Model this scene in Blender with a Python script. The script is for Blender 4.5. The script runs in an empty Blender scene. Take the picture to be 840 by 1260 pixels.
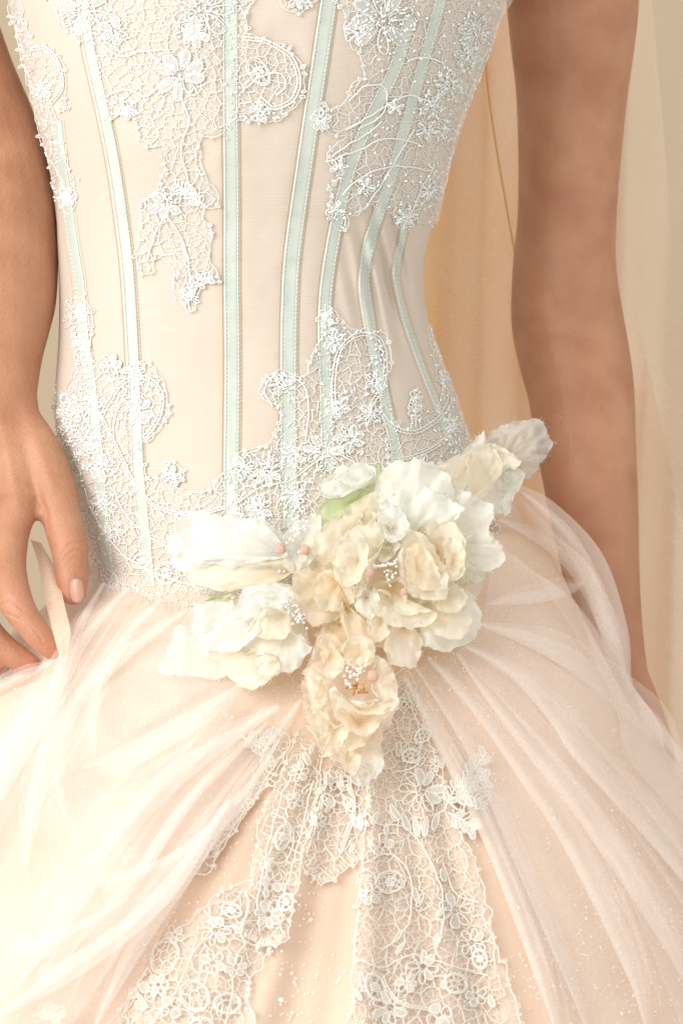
import bpy, bmesh, math, random
import numpy as np
from mathutils import Vector, geometry

random.seed(7)
RNG = np.random.default_rng(7)
C = bpy.context.scene.collection
SC = bpy.context.scene

# ------------------------------------------------------------------ camera, world, lamps, exposure
S = 0.00058          # metres per photograph pixel in the plane of the waist
D = 2.2              # camera distance
ZC = 0.95            # height of the frame centre
cam_d = bpy.data.cameras.new('camera')
cam = bpy.data.objects.new('camera', cam_d)
C.objects.link(cam)
cam.location = (0, -D, ZC)
cam.rotation_euler = (math.radians(90), 0, 0)
cam_d.sensor_fit = 'VERTICAL'
cam_d.sensor_height = 36
cam_d.angle = 2 * math.atan(630 * S / D)
cam_d.clip_start = 0.05
cam_d.clip_end = 100
cam_d.dof.use_dof = True
cam_d.dof.focus_distance = D - 0.13
cam_d.dof.aperture_fstop = 11
SC.camera = cam

world = bpy.data.worlds.new('World')
SC.world = world
world.use_nodes = True
world.node_tree.nodes['Background'].inputs[0].default_value = (1.0, 0.955, 0.90, 1)
world.node_tree.nodes['Background'].inputs[1].default_value = 0.60

def area(name, loc, target, size, power, col):
    l = bpy.data.lights.new(name, 'AREA')
    l.shape = 'RECTANGLE'; l.size = size[0]; l.size_y = size[1]
    l.energy = power; l.color = col
    o = bpy.data.objects.new(name, l); C.objects.link(o)
    o.location = loc
    o.rotation_euler = (Vector(target) - Vector(loc)).to_track_quat('-Z', 'Y').to_euler()
    return o
area('window_light', (-1.75, -1.35, 1.6), (-.15, 0, 1.0), (1.3, 1.7), 15, (1.0, 0.965, 0.92))
area('fill_light', (-1.6, -2.15, 1.9), (-.05, 0, 0.9), (1.5, 1.6), 20.5, (1.0, 0.97, 0.94))  # added soft fill from the front left, not a lamp of the room
SC.view_settings.view_transform = 'Standard'
SC.view_settings.look = 'None'
SC.view_settings.exposure = 0.70
SC.view_settings.gamma = 1.0
SC.cycles.transparent_max_bounces = 40
SC.cycles.max_bounces = 12
SC.cycles.diffuse_bounces = 9
SC.cycles.use_denoising = True

# ------------------------------------------------------------------ helpers
def P(px, py, y):
    px = np.asarray(px, float); py = np.asarray(py, float); y = np.asarray(y, float)
    k = (D + y) / D * S
    px, py, y, k = np.broadcast_arrays(px, py, y, k)
    return np.stack([(px - 420) * k, y, ZC + (630 - py) * k], -1)

def cub(xs, ys):
    """smooth monotone-ish cubic through a table"""
    xs = np.array(xs, float); ys = np.array(ys, float)
    h = np.diff(xs); d = np.diff(ys) / h
    m = np.zeros(len(xs)); m[0] = d[0]; m[-1] = d[-1]
    for i in range(1, len(xs) - 1):
        m[i] = (d[i-1] * h[i] + d[i] * h[i-1]) / (h[i] + h[i-1])
    def f(x):
        x = np.clip(np.asarray(x, float), xs[0], xs[-1])
        i = np.clip(np.searchsorted(xs, x, side='right') - 1, 0, len(xs) - 2)
        t = (x - xs[i]) / h[i]
        return ((2*t**3-3*t**2+1)*ys[i] + (t**3-2*t**2+t)*h[i]*m[i] + (-2*t**3+3*t**2)*ys[i+1] + (t**3-t**2)*h[i]*m[i+1])
    return f

def vn(x, y, seed=0):
    """value noise -1..1"""
    x = np.asarray(x, float); y = np.asarray(y, float)
    xi = np.floor(x).astype(np.int64); yi = np.floor(y).astype(np.int64)
    fx = x - xi; fy = y - yi
    fx = fx*fx*fx*(fx*(fx*6-15)+10); fy = fy*fy*fy*(fy*(fy*6-15)+10)
    def h(a, b):
        n = (a * 374761393 + b * 668265263 + seed * 1442695041) & 0x7fffffff
        n = ((n ^ (n >> 13)) * 1274126177) & 0x7fffffff
        n = (n ^ (n >> 16)) & 0xffff
        return n / 32767.5 - 1
    return ((h(xi,yi)*(1-fx)+h(xi+1,yi)*fx)*(1-fy) + (h(xi,yi+1)*(1-fx)+h(xi+1,yi+1)*fx)*fy)

def fbm(x, y, seed=0, o=3):
    s = 0; a = 1
    for k in range(o):
        s = s + a * vn(x * 2**k, y * 2**k, seed + k * 17); a *= .5
    return s

def catmull(pts, n, closed=False):
    """n points along a Catmull-Rom curve through pts (2D or 3D), evenly by arc length"""
    p = np.array(pts, float)
    if closed:
        q = np.vstack([p[-1], p, p[0], p[1]])
    else:
        q = np.vstack([2*p[0]-p[1], p, 2*p[-1]-p[-2]])
    out = []
    segs = len(q) - 3
    t = np.linspace(0, 1, 13)[:-1][:, None]
    for i in range(segs):
        a, b, c, d = q[i], q[i+1], q[i+2], q[i+3]
        out.append(.5*((2*b)+(-a+c)*t+(2*a-5*b+4*c-d)*t**2+(-a+3*b-3*c+d)*t**3))
    out.append(q[-2][None])
    o = np.vstack(out)
    L = np.concatenate([[0], np.cumsum(np.linalg.norm(np.diff(o, axis=0), axis=1))])
    if closed:
        u = np.linspace(0, L[-1], n + 1)[:-1]
    else:
        u = np.linspace(0, L[-1], n)
    return np.stack([np.interp(u, L, o[:, k]) for k in range(p.shape[1])], -1)

class Acc:
    """collects vertices and faces, builds ONE mesh object"""
    def __init__(self):
        self.v = []; self.f = []; self.m = []; self.n = 0
    def add(self, V, F, mi=0):
        V = np.asarray(V, float).reshape(-1, 3); F = np.asarray(F, np.int64)
        if len(V) == 0 or len(F) == 0: return
        self.v.append(V); self.f.append(F + self.n); self.m.append(np.full(len(F), mi)); self.n += len(V)
    def mesh(self, name, mats, smooth=True):
        me = bpy.data.meshes.new(name)
        V = np.vstack(self.v) if self.v else np.zeros((0, 3))
        me.vertices.add(len(V)); me.vertices.foreach_set('co', V.ravel())
        loops = np.concatenate([f.ravel() for f in self.f])
        tot = np.concatenate([np.full(len(f), f.shape[1]) for f in self.f])
        st = np.concatenate([[0], np.cumsum(tot)[:-1]])
        me.loops.add(len(loops)); me.loops.foreach_set('vertex_index', loops.astype(np.int32))
        me.polygons.add(len(tot)); me.polygons.foreach_set('loop_start', st.astype(np.int32))
        me.polygons.foreach_set('material_index', np.concatenate(self.m).astype(np.int32))
        me.polygons.foreach_set('use_smooth', np.full(len(tot), smooth))
        me.update(calc_edges=True); me.validate()
        for m in (mats if isinstance(mats, (list, tuple)) else [mats]): me.materials.append(m)
        return me
    def build(self, name, mats, parent=None, smooth=True):
        o = bpy.data.objects.new(name, self.mesh(name, mats, smooth))
        C.objects.link(o)
        if parent is not None: o.parent = parent; o.matrix_parent_inverse = parent.matrix_world.inverted() if parent.type != 'EMPTY' else parent.matrix_basis.inverted()
        return o

def grid_faces(n, m, close_u=False, close_v=False):
    """n rows, m columns"""
    i = np.arange(n if close_u else n-1)[:, None]; j = np.arange(m if close_v else m-1)[None]
    a = i*m + j; b = i*m + (j+1) % m; c = ((i+1) % n)*m + (j+1) % m; d = ((i+1) % n)*m + j
    return np.stack([a, b, c, d], -1).reshape(-1, 4)

def tag(o, label=None, cat=None, group=None, kind=None):
    if label: o['label'] = label
    if cat: o['category'] = cat
    if group: o['group'] = group
    if kind: o['kind'] = kind
    return o
def empty(name, loc):
    o = bpy.data.objects.new(name, None); C.objects.link(o); o.location = loc
    o.empty_display_size = .05
    return o

def seg_tubes(acc, A, B, r, mi=0, sides=4):
    """straight thread pieces between point arrays A and B (world)"""
    A = np.asarray(A); B = np.asarray(B)
    T = B - A; L = np.linalg.norm(T, axis=1); ok = L > 1e-6
    A, B, T = A[ok], B[ok], T[ok] / L[ok][:, None]
    n = len(A)
    if n == 0: return
    r = np.broadcast_to(np.asarray(r, float), (len(ok),))[ok] if np.ndim(r) else np.full(n, r)
    N = np.tile(np.array([[0.02, -1, 0.03]]), (n, 1))
    U = np.cross(T, N); U /= np.linalg.norm(U, axis=1)[:, None] + 1e-12
    W = np.cross(U, T)
    V = np.zeros((n, 2*sides, 3))
    for k in range(sides):
        a = 2*math.pi*k/sides + .4
        off = (U*math.cos(a) + W*math.sin(a)) * r[:, None]
        V[:, k] = A + off - T*r[:, None]*.5; V[:, sides+k] = B + off + T*r[:, None]*.5
    base = np.arange(n)[:, None]*(2*sides)
    F = np.concatenate([base + np.array([[k, (k+1) % sides, sides+(k+1) % sides, sides+k]]) for k in range(sides)])
    acc.add(V.reshape(-1, 3), F, mi)

def path_tube(acc, pts, r, mi=0, sides=5):
    p = np.asarray(pts, float); n = len(p)
    if n < 2: return
    T = np.gradient(p, axis=0); T /= np.linalg.norm(T, axis=1)[:, None] + 1e-12
    N = np.array([0.02, -1, 0.03])
    U = np.cross(T, N); U /= np.linalg.norm(U, axis=1)[:, None] + 1e-12
    W = np.cross(U, T)
    r = np.broadcast_to(np.asarray(r, float), (n,))
    a = np.arange(sides)*2*math.pi/sides
    V = p[:, None] + (U[:, None]*np.cos(a)[None, :, None] + W[:, None]*np.sin(a)[None, :, None])*r[:, None, None]
    acc.add(V.reshape(-1, 3), grid_faces(n, sides, close_v=True), mi)

# template bead (low-poly ellipsoid along x)
def _bead_template():
    V = [(-1, 0, 0)]; 
    for c in (-.55, .55):
        for k in range(6):
            a = k*math.pi/3
            V.append((c, .83*math.cos(a), .83*math.sin(a)))
    V.append((1, 0, 0))
    F = []
    for k in range(6):
        k2 = (k+1) % 6
        F += [(0, 1+k2, 1+k), (1+k, 1+k2, 7+k2), (1+k, 7+k2, 7+k), (13, 7+k, 7+k2)]
    return np.array(V), np.array(F)
BV, BF = _bead_template()
def beads(acc, pos, ang, la, ra, mi=0):
    """ellipsoids at world pos, axis in the picture plane at angle ang"""
    pos = np.asarray(pos); n = len(pos)
    if n == 0: return
    la = np.broadcast_to(la, (n,)); ra = np.broadcast_to(ra, (n,)); ang = np.broadcast_to(ang, (n,))
    ax = np.stack([np.cos(ang), RNG.normal(0, .25, n), np.sin(ang)], -1)
    ay = np.stack([-np.sin(ang), 0*ang, np.cos(ang)], -1)
    az = np.array([0, -1., 0])
    V = pos[:, None] + BV[None, :, 0:1]*(ax*la[:, None])[:, None] + BV[None, :, 1:2]*(ay*ra[:, None])[:, None] + BV[None, :, 2:3]*az*ra[:, None, None]
    F = (BF[None] + np.arange(n)[:, None, None]*len(BV)).reshape(-1, 3)
    acc.add(V.reshape(-1, 3), F, mi)

# ------------------------------------------------------------------ materials
def mat(name, col, rough=.6, **kw):
    m = bpy.data.materials.new(name); m.use_nodes = True
    b = m.node_tree.nodes['Principled BSDF']
    b.inputs['Base Color'].default_value = (*col, 1); b.inputs['Roughness'].default_value = rough
    for k, v in kw.items(): b.inputs[k.replace('_', ' ')].default_value = v
    return m
def N(m, t, **kw):
    n = m.node_tree.nodes.new(t)
    for k, v in kw.items():
        if hasattr(n, k): setattr(n, k, v)
        else: n.inputs[k].default_value = v
    return n
def L(m, a, b): m.node_tree.links.new(a, b)
def coords(m, scale=(1, 1, 1)):
    t = N(m, 'ShaderNodeNewGeometry'); mp = N(m, 'ShaderNodeMapping'); mp.inputs['Scale'].default_value = scale
    L(m, t.outputs['Position'], mp.inputs['Vector']); return mp.outputs[0]
def noisy(m, c1, c2, scale, detail=3, bump=0, bscale=None, bdist=.001, vec=None):
    b = m.node_tree.nodes['Principled BSDF']
    v = vec or coords(m)
    n = N(m, 'ShaderNodeTexNoise'); n.inputs['Scale'].default_value = scale; n.inputs['Detail'].default_value = detail
    L(m, v, n.inputs['Vector'])
    r = N(m, 'ShaderNodeValToRGB'); r.color_ramp.elements[0].position = .3; r.color_ramp.elements[1].position = .7
    r.color_ramp.elements[0].color = (*c1, 1); r.color_ramp.elements[1].color = (*c2, 1)
    L(m, n.outputs[0], r.inputs[0]); L(m, r.outputs[0], b.inputs['Base Color'])
    if bump:
        n2 = N(m, 'ShaderNodeTexNoise'); n2.inputs['Scale'].default_value = bscale or scale*4; n2.inputs['Detail'].default_value = 2
        L(m, v, n2.inputs['Vector'])
        bp = N(m, 'ShaderNodeBump'); bp.inputs['Strength'].default_value = bump; bp.inputs['Distance'].default_value = bdist
        L(m, n2.outputs[0], bp.inputs['Height']); L(m, bp.outputs[0], b.inputs['Normal'])
    return m

def woven(name, c1, c2, period, strength, rough=.75):
    m = mat(name, c1, rough)
    b = m.node_tree.nodes['Principled BSDF']
    v = coords(m)
    w = N(m, 'ShaderNodeTexWave', wave_type='BANDS', bands_direction='Z')
    w.inputs['Scale'].default_value = .314/period; w.inputs['Distortion'].default_value = 1.2
    w.inputs['Detail'].default_value = 3; w.inputs['Detail Scale'].default_value = 4
    L(m, v, w.inputs['Vector'])
    n = N(m, 'ShaderNodeTexNoise'); n.inputs['Scale'].default_value = 18; n.inputs['Detail'].default_value = 4
    L(m, v, n.inputs['Vector'])
    mx = N(m, 'ShaderNodeMath', operation='MULTIPLY'); mx.inputs[1].default_value = .55
    L(m, w.outputs[0], mx.inputs[0])
    ad = N(m, 'ShaderNodeMath', operation='ADD'); L(m, mx.outputs[0], ad.inputs[0])
    m2 = N(m, 'ShaderNodeMath', operation='MULTIPLY'); m2.inputs[1].default_value = .6; L(m, n.outputs[0], m2.inputs[0])
    L(m, m2.outputs[0], ad.inputs[1])
    r = N(m, 'ShaderNodeValToRGB'); r.color_ramp.elements[0].color = (*c1, 1); r.color_ramp.elements[1].color = (*c2, 1)
    L(m, ad.outputs[0], r.inputs[0]); L(m, r.outputs[0], b.inputs['Base Color'])
    bp = N(m, 'ShaderNodeBump'); bp.inputs['Strength'].default_value = strength; bp.inputs['Distance'].default_value = .0006
    L(m, w.outputs[0], bp.inputs['Height']); L(m, bp.outputs[0], b.inputs['Normal'])
    b.inputs['Sheen Weight'].default_value = .15
    return m

def sheer(name, col, alpha, trans=.4, net=None, netdepth=.25, rough=.7):
    """thin see-through cloth: threads cover part of every small area, the rest is open"""
    m = bpy.data.materials.new(name); m.use_nodes = True
    nt = m.node_tree
    for n in list(nt.nodes): nt.nodes.remove(n)
    out = N(m, 'ShaderNodeOutputMaterial')
    d = N(m, 'ShaderNodeBsdfDiffuse'); d.inputs[0].default_value = (*col, 1)
    t = N(m, 'ShaderNodeBsdfTranslucent'); t.inputs[0].default_value = (*col, 1)
    mx = N(m, 'ShaderNodeMixShader'); mx.inputs[0].default_value = trans
    L(m, d.outputs[0], mx.inputs[1]); L(m, t.outputs[0], mx.inputs[2])
    tr = N(m, 'ShaderNodeBsdfTransparent')
    m2 = N(m, 'ShaderNodeMixShader'); m2.inputs[0].default_value = alpha
    L(m, tr.outputs[0], m2.inputs[1]); L(m, mx.outputs[0], m2.inputs[2])
    if net:
        v = coords(m)
        vo = N(m, 'ShaderNodeTexVoronoi', feature='DISTANCE_TO_EDGE'); vo.inputs['Scale'].default_value = net
        L(m, v, vo.inputs['Vector'])
        r = N(m, 'ShaderNodeMapRange'); r.inputs[1].default_value = .03; r.inputs[2].default_value = .16
        r.inputs[3].default_value = min(1, alpha + netdepth); r.inputs[4].default_value = max(0, alpha - netdepth*.5)
        L(m, vo.outputs[0], r.inputs[0]); L(m, r.outputs[0], m2.inputs[0])
    else:
        v = coords(m)
        n = N(m, 'ShaderNodeTexNoise'); n.inputs['Scale'].default_value = 1100; n.inputs['Detail'].default_value = 1
        L(m, v, n.inputs['Vector'])
        n3 = N(m, 'ShaderNodeTexNoise'); n3.inputs['Scale'].default_value = 9
        L(m, v, n3.inputs['Vector'])
        r = N(m, 'ShaderNodeMapRange'); r.inputs[1].default_value = .25; r.inputs[2].default_value = .75
        r.inputs[3].default_value = alpha*.82; r.inputs[4].default_value = min(1, alpha*1.18)
        L(m, n.outputs[0], r.inputs[0])
        r3 = N(m, 'ShaderNodeMapRange'); r3.inputs[1].default_value = .3; r3.inputs[2].default_value = .7
        r3.inputs[3].default_value = .75; r3.inputs[4].default_value = 1.25
        L(m, n3.outputs[0], r3.inputs[0])
        mu = N(m, 'ShaderNodeMath', operation='MULTIPLY'); L(m, r.outputs[0], mu.inputs[0]); L(m, r3.outputs[0], mu.inputs[1])
        L(m, mu.outputs[0], m2.inputs[0])
    L(m, m2.outputs[0], out.inputs[0])
    return m

def petal_mat(name, col, col2, alpha=1.0, trans=.35, tint=None):
    """crumpled silk: diffuse and translucent, a little sheen, dye that varies"""
    m = bpy.data.materials.new(name); m.use_nodes = True
    nt = m.node_tree
    b = nt.nodes['Principled BSDF']; out = [n for n in nt.nodes if n.type == 'OUTPUT_MATERIAL'][0]
    v = coords(m)
    n = N(m, 'ShaderNodeTexNoise'); n.inputs['Scale'].default_value = 34; n.inputs['Detail'].default_value = 4
    L(m, v, n.inputs['Vector'])
    r = N(m, 'ShaderNodeValToRGB'); r.color_ramp.elements[0].position = .36; r.color_ramp.elements[1].position = .66
    r.color_ramp.elements[0].color = (*col2, 1); r.color_ramp.elements[1].color = (*col, 1)
    L(m, n.outputs[0], r.inputs[0])
    at = N(m, 'ShaderNodeAttribute'); at.attribute_name = 'tint'
    dm = N(m, 'ShaderNodeMixRGB'); dm.inputs[2].default_value = (*(tint or col2), 1)
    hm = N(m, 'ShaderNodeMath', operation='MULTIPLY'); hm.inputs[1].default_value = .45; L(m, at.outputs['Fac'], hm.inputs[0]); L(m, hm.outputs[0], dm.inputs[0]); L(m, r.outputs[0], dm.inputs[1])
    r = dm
    L(m, r.outputs[0], b.inputs['Base Color'])
    b.inputs['Roughness'].default_value = .55; b.inputs['Sheen Weight'].default_value = .25
    n2 = N(m, 'ShaderNodeTexNoise'); n2.inputs['Scale'].default_value = 260; n2.inputs['Detail'].default_value = 3; n2.inputs['Distortion'].default_value = .8
    L(m, v, n2.inputs['Vector'])
    bp = N(m, 'ShaderNodeBump'); bp.inputs['Strength'].default_value = .25; bp.inputs['Distance'].default_value = .001
    L(m, n2.outputs[0], bp.inputs['Height']); L(m, bp.outputs[0], b.inputs['Normal'])
    t = N(m, 'ShaderNodeBsdfTranslucent'); L(m, r.outputs[0], t.inputs[0])
    mx = N(m, 'ShaderNodeMixShader'); mx.inputs[0].default_value = trans
    L(m, b.outputs[0], mx.inputs[1]); L(m, t.outputs[0], mx.inputs[2])
    res = mx
    if alpha < 1:
        tr = N(m, 'ShaderNodeBsdfTransparent'); m3 = N(m, 'ShaderNodeMixShader'); m3.inputs[0].default_value = alpha
        L(m, tr.outputs[0], m3.inputs[1]); L(m, mx.outputs[0], m3.inputs[2]); res = m3
    L(m, res.outputs[0], out.inputs[0])
    return m

M = {}
M['bodice'] = woven('bodice_fabric', (.565, .49, .41), (.665, .585, .50), .0016, .2)
M['mint'] = noisy(mat('mint_satin', (.535, .59, .535), .42), (.505, .57, .51), (.575, .625, .57), 60, 3, .12, 300, .0005)
M['stitch'] = mat('stitch_thread', (.74, .76, .66), .6)
M['seam'] = mat('seam_thread', (.60, .43, .30), .7)
def thread_mat(name, col, trans=.15):
    m = mat(name, col, .45, Sheen_Weight=.3); nt = m.node_tree
    b = nt.nodes['Principled BSDF']; out = [n for n in nt.nodes if n.type == 'OUTPUT_MATERIAL'][0]
    t = N(m, 'ShaderNodeBsdfTranslucent'); t.inputs[0].default_value = (*col, 1)
    mx = N(m, 'ShaderNodeMixShader'); mx.inputs[0].default_value = trans
    L(m, b.outputs[0], mx.inputs[1]); L(m, t.outputs[0], mx.inputs[2]); L(m, mx.outputs[0], out.inputs[0])
    return m
M['thread'] = thread_mat('lace_thread', (.95, .95, .91))
M['silver_thread'] = thread_mat('silver_lace_thread', (.92, .93, .89))
M['cream_thread'] = thread_mat('cream_lace_thread', (.98, .95, .88))
M['bead'] = mat('glass_bead', (.94, .96, .94), .12, Coat_Weight=.7, Subsurface_Weight=.3, Subsurface_Scale=.002)
M['ground'] = sheer('lace_ground', (.97, .95, .90), .24, .1, net=620, netdepth=.22)
M['ground2'] = sheer('skirt_lace_ground', (.98, .94, .87), .26, .1, net=560, netdepth=.22)
M['under'] = noisy(mat('peach_satin', (.70, .525, .40), .55, Sheen_Weight=.2), (.68, .49, .355), (.73, .57, .44), 7, 4, .15, 500, .0004)
M['tulle'] = sheer('white_tulle', (.98, .915, .86), .25, .15)
M['tulle2'] = sheer('fold_tulle', (.985, .945, .91), .22, .15)
M['tulle3'] = sheer('fine_fold_tulle', (.985, .94, .90), .10, .15)
M['puff'] = sheer('puff_tulle', (.96, .89, .85), .34, .2)
M['glitter'] = mat('glitter_flake', (.97, .95, .90), .2, Coat_Weight=.5)
M['p_white'] = petal_mat('mint_white_silk', (.955, .96, .92), (.93, .945, .90), trans=.52)
M['p_mint'] = petal_mat('pale_mint_silk', (.95, .96, .91), (.91, .935, .88), .92, .45, tint=(.93, .90, .74))
M['p_cream'] = petal_mat('cream_silk', (.965, .94, .85), (.96, .90, .76), trans=.52, tint=(.95, .82, .62))
M['p_peach'] = petal_mat('peach_silk', (.96, .91, .79), (.95, .85, .67), trans=.52, tint=(.93, .74, .49))
M['p_beige'] = petal_mat('beige_silk', (.96, .915, .82), (.95, .865, .73), trans=.52, tint=(.92, .74, .52))
M['p_sheer'] = petal_mat('sheer_white_silk', (.96, .97, .94), (.93, .95, .92), .62, .3)
M['p_grey'] = petal_mat('sheer_grey_organza', (.74, .77, .73), (.66, .69, .65), .68, .4)
M['p_green'] = petal_mat('green_silk', (.76, .82, .60), (.70, .78, .50))
M['copper'] = mat('copper_bead', (.80, .52, .40), .08, Coat_Weight=1.0, Transmission_Weight=.3)
M['amber'] = mat('amber_bead', (.72, .36, .12), .12, Coat_Weight=.8, Transmission_Weight=.3)
M['silver'] = mat('silver_bead', (.80, .78, .72), .15, Metallic=.5)
M['ribbon'] = sheer('peach_ribbon_net', (.95, .76, .60), .78, .3, net=900, netdepth=.2)
M['veil'] = sheer('peach_veil', (.96, .75, .48), .68, .45)
M['veil2'] = sheer('pale_veil', (.93, .78, .64), .50, .35)
M['veil_seam'] = mat('veil_seam_thread', (.80, .50, .20), .7)
M['nail'] = mat('fingernail', (.60, .34, .27), .25, Coat_Weight=.3)
M['wall'] = noisy(mat('backdrop_plaster', (.48, .395, .28), .9), (.455, .37, .26), (.51, .42, .30), 3, 4)
# skin
sk = mat('skin', (.52, .28, .17), .46, Subsurface_Weight=.18, Subsurface_Scale=.01)
sk.node_tree.nodes['Principled BSDF'].inputs['Subsurface Radius'].default_value = (1, .35, .2)
noisy(sk, (.41, .185, .098), (.52, .265, .158), 30, 8, .5, 420, .0011)
_b = sk.node_tree.nodes['Principled BSDF']; _l = _b.inputs['Base Color'].links[0].from_socket
_at = N(sk, 'ShaderNodeAttribute'); _at.attribute_name = 'flush'
_mx = N(sk, 'ShaderNodeMixRGB', blend_type='MIX'); _mx.inputs[2].default_value = (.60, .24, .17, 1)
_mm = N(sk, 'ShaderNodeMath', operation='MULTIPLY'); _mm.inputs[1].default_value = .4
L(sk, _at.outputs['Fac'], _mm.inputs[0]); L(sk, _mm.outputs[0], _mx.inputs[0]); L(sk, _l, _mx.inputs[1]); L(sk, _mx.outputs[0], _b.inputs['Base Color'])
M['skin'] = sk

# ------------------------------------------------------------------ setting: the plain wall behind
a = Acc()
xs = np.linspace(-4, 4, 41); zs = np.linspace(-1.5, 4, 31)
X, Z = np.meshgrid(xs, zs)
a.add(np.stack([X, 1.35 + .01*fbm(X*2, Z*2, 3), Z], -1).reshape(-1, 3), grid_faces(31, 41))
tag(a.build('backdrop', M['wall']), 'plain beige backdrop wall far behind the bride', kind='structure')

# ------------------------------------------------------------------ surfaces of the gown
LB = cub([-700,-300,-120, 0, 60,120,180,240,300,360,400,440,480,520,560,600,650,700,760], [-60,-30,-10, 12,28,42,56,68,71,73,73,71,68,68,77,87,100,112,120])
RB = cub([-700,-300,-120, 0, 30,60,100,150,200,250,300,330,370,420,460,500,540,580,620,700,760], [690,660,640,622,612,603,588,567,552,540,525,520,522,534,547,561,577,600,625,650,655])
DB = cub([-700,-300,-120, 0,150,300,400,500,560,650,760], [.10,.12,.135,.135,.125,.105,.104,.112,.122,.136,.15])
WAIST = cub([60,112,150,190,230,300,400,480,560,600,640,680], [690,704,716,730,742,746,738,700,640,612,596,590])
BONES = [
 ([(70,150),(80,230),(90,300),(98,350),(104,420),(112,470),(119,540),(126,620),(134,706)], 15),
 ([(98,-40),(104,20),(110,60),(121,110),(132,160),(143,220),(155,310),(160,370),(164,445),(167,507),(170,578),(177,650),(184,722)], 17),
 ([(281,-40),(283,0),(284,150),(285,250),(285,350),(286,450),(285,560),(284,640)], 20),
 ([(413,-40),(405,0),(390,100),(375,200),(360,310),(356,380),(355,445),(355,550),(359,650)], 21),
 ([(505,20),(484,88),(452,153),(427,219),(408,307),(400,370),(399,420),(401,480),(404,580)], 17),
 ([(546,-20),(539,11),(511,110),(480,219),(455,296),(448,345),(454,398),(466,460),(482,531),(495,580)], 15),
 ([(500,268),(488,325),(488,350),(500,398),(522,460),(538,500),(556,550)], 9),
]
BPATH = [(catmull(p, 160), w) for p, w in BONES]

def bone_dist(px, py):
    d = np.full(np.shape(px), 999.)
    for c, w in BPATH:
        y0, y1 = c[0, 1], c[-1, 1]
        cx = np.interp(py, c[:, 1], c[:, 0])
        dd = np.abs(px - cx)
        dd = np.where((py < y0 - 30) | (py > y1 + 30), 999, dd)
        d = np.minimum(d, dd)
    return d
def YB(px, py):
    """depth of the bodice front at a photograph pixel"""
    px = np.asarray(px, float); py = np.asarray(py, float)
    l = LB(py); r = RB(py); c = (l+r)/2; h = (r-l)/2
    u = np.clip((px-c)/h, -.9995, .9995)
    y = -DB(py)*np.power(1-np.abs(u)**2.3, .5)
    # cloth between the bones gives a little, right side wrinkles
    bd = np.minimum(bone_dist(px, py), 40)
    y = y + .0016*np.exp(-(bd/11)**2)*(1-u**2)
    y = y + .0005*np.exp(-(bd/16)**2)*fbm(py/9, bd/30, 12, 2)*(1-u**2)
    wr = np.exp(-((px-478)/42)**2 - ((py-335)/75)**2)
    y = y - .005*wr*np.sin((px-.22*(py-300))*.28) - .0012*fbm(px/70, py/90, 5)*(1-u**2)
    return y
LS = cub([540,600,640,700,750,800,900,1000,1260,1500], [95,92,95,100,50,-15,-120,-210,-400,-520])
RS = cub([540,600,640,663,740,800,881,950,1000,1260,1500], [590,622,645,665,707,738,782,830,870,1030,1140])
DS = cub([540,600,700,760,800,900,1000,1260,1500], [.085,.10,.132,.156,.178,.225,.27,.36,.42])
FX, FY = 455., 770.          # where the drapery is gathered under the flowers
def folds(px, py):
    dx = px-FX; dy = py-FY
    r = np.hypot(dx, dy); an = np.arctan2(dx, dy+60)
    amp = np.clip((r-40)/260, 0, 1)
    f = .0045*np.sin(an*17+1.3) + .003*np.sin(an*31+.4+r/240) + .002*np.sin(an*57+r/170)
    return amp*f
def YS(px, py):
    px = np.asarray(px, float); py = np.asarray(py, float)
    l = LS(py); r = RS(py); c = (l+r)/2; h = (r-l)/2
    u = np.clip((px-c)/h, -.9995, .9995)
    return -DS(py)*np.power(1-np.abs(u)**2.15, .52) - folds(px, py)*(1-u**4)
def YSs(px, py):
    px = np.asarray(px, float); py = np.asarray(py, float)
    l = LS(py); r = RS(py); u = np.clip((px-(l+r)/2)/((r-l)/2), -.9995, .9995)
    return -DS(py)*np.power(1-np.abs(u)**2.15, .52)
def YG(px, py):
    """front of the whole gown: bodice above its edge, skirt below"""
    return np.where(np.asarray(py) < WAIST(px), np.minimum(YB(px, py), YS(px, py)), YS(px, py))

gown = tag(empty('wedding_gown', (0, 0, 0.0)), 'strapless peach gown with mint boning, beaded white lace and full tulle skirt', 'gown')

# bodice shell (front and back), ending at the dropped waist
def ring_shell(rows, cols, Lf, Rf, Df, pw, disp=None, top=-200, bot=None, waist=None):
    th = np.linspace(-math.pi, math.pi, cols, endpoint=False)
    V = np.zeros((rows, cols, 3))
    for i in range(rows):
        t = i/(rows-1)
        py = np.full(cols, top + (bot-top)*t)
        if waist is not None:
            for _ in range(6):
                l, r = Lf(py), Rf(py); px = (l+r)/2 + (r-l)/2*np.sin(th)
                w = np.where(np.cos(th) > 0, waist(px), 640.)
                w = np.where(np.cos(th) > 0, w, 640) 
                py = top + (w-top)*t
        l, r = Lf(py), Rf(py); px = (l+r)/2 + (r-l)/2*np.sin(th)
        y = np.where(np.cos(th) > 0, disp(px, py), Df(py)*np.power(np.clip(1-np.abs(np.sin(th))**pw, 0, 1), .5))
        V[i] = P(px, py, y)
    return V, grid_faces(rows, cols, close_v=True)
V, F = ring_shell(230, 420, LB, RB, DB, 2.3, YB, -150, 640, WAIST)
a = Acc(); a.add(V.reshape(-1, 3), F[:, ::-1])
bod = a.build('bodice', M['bodice'], gown)

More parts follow.
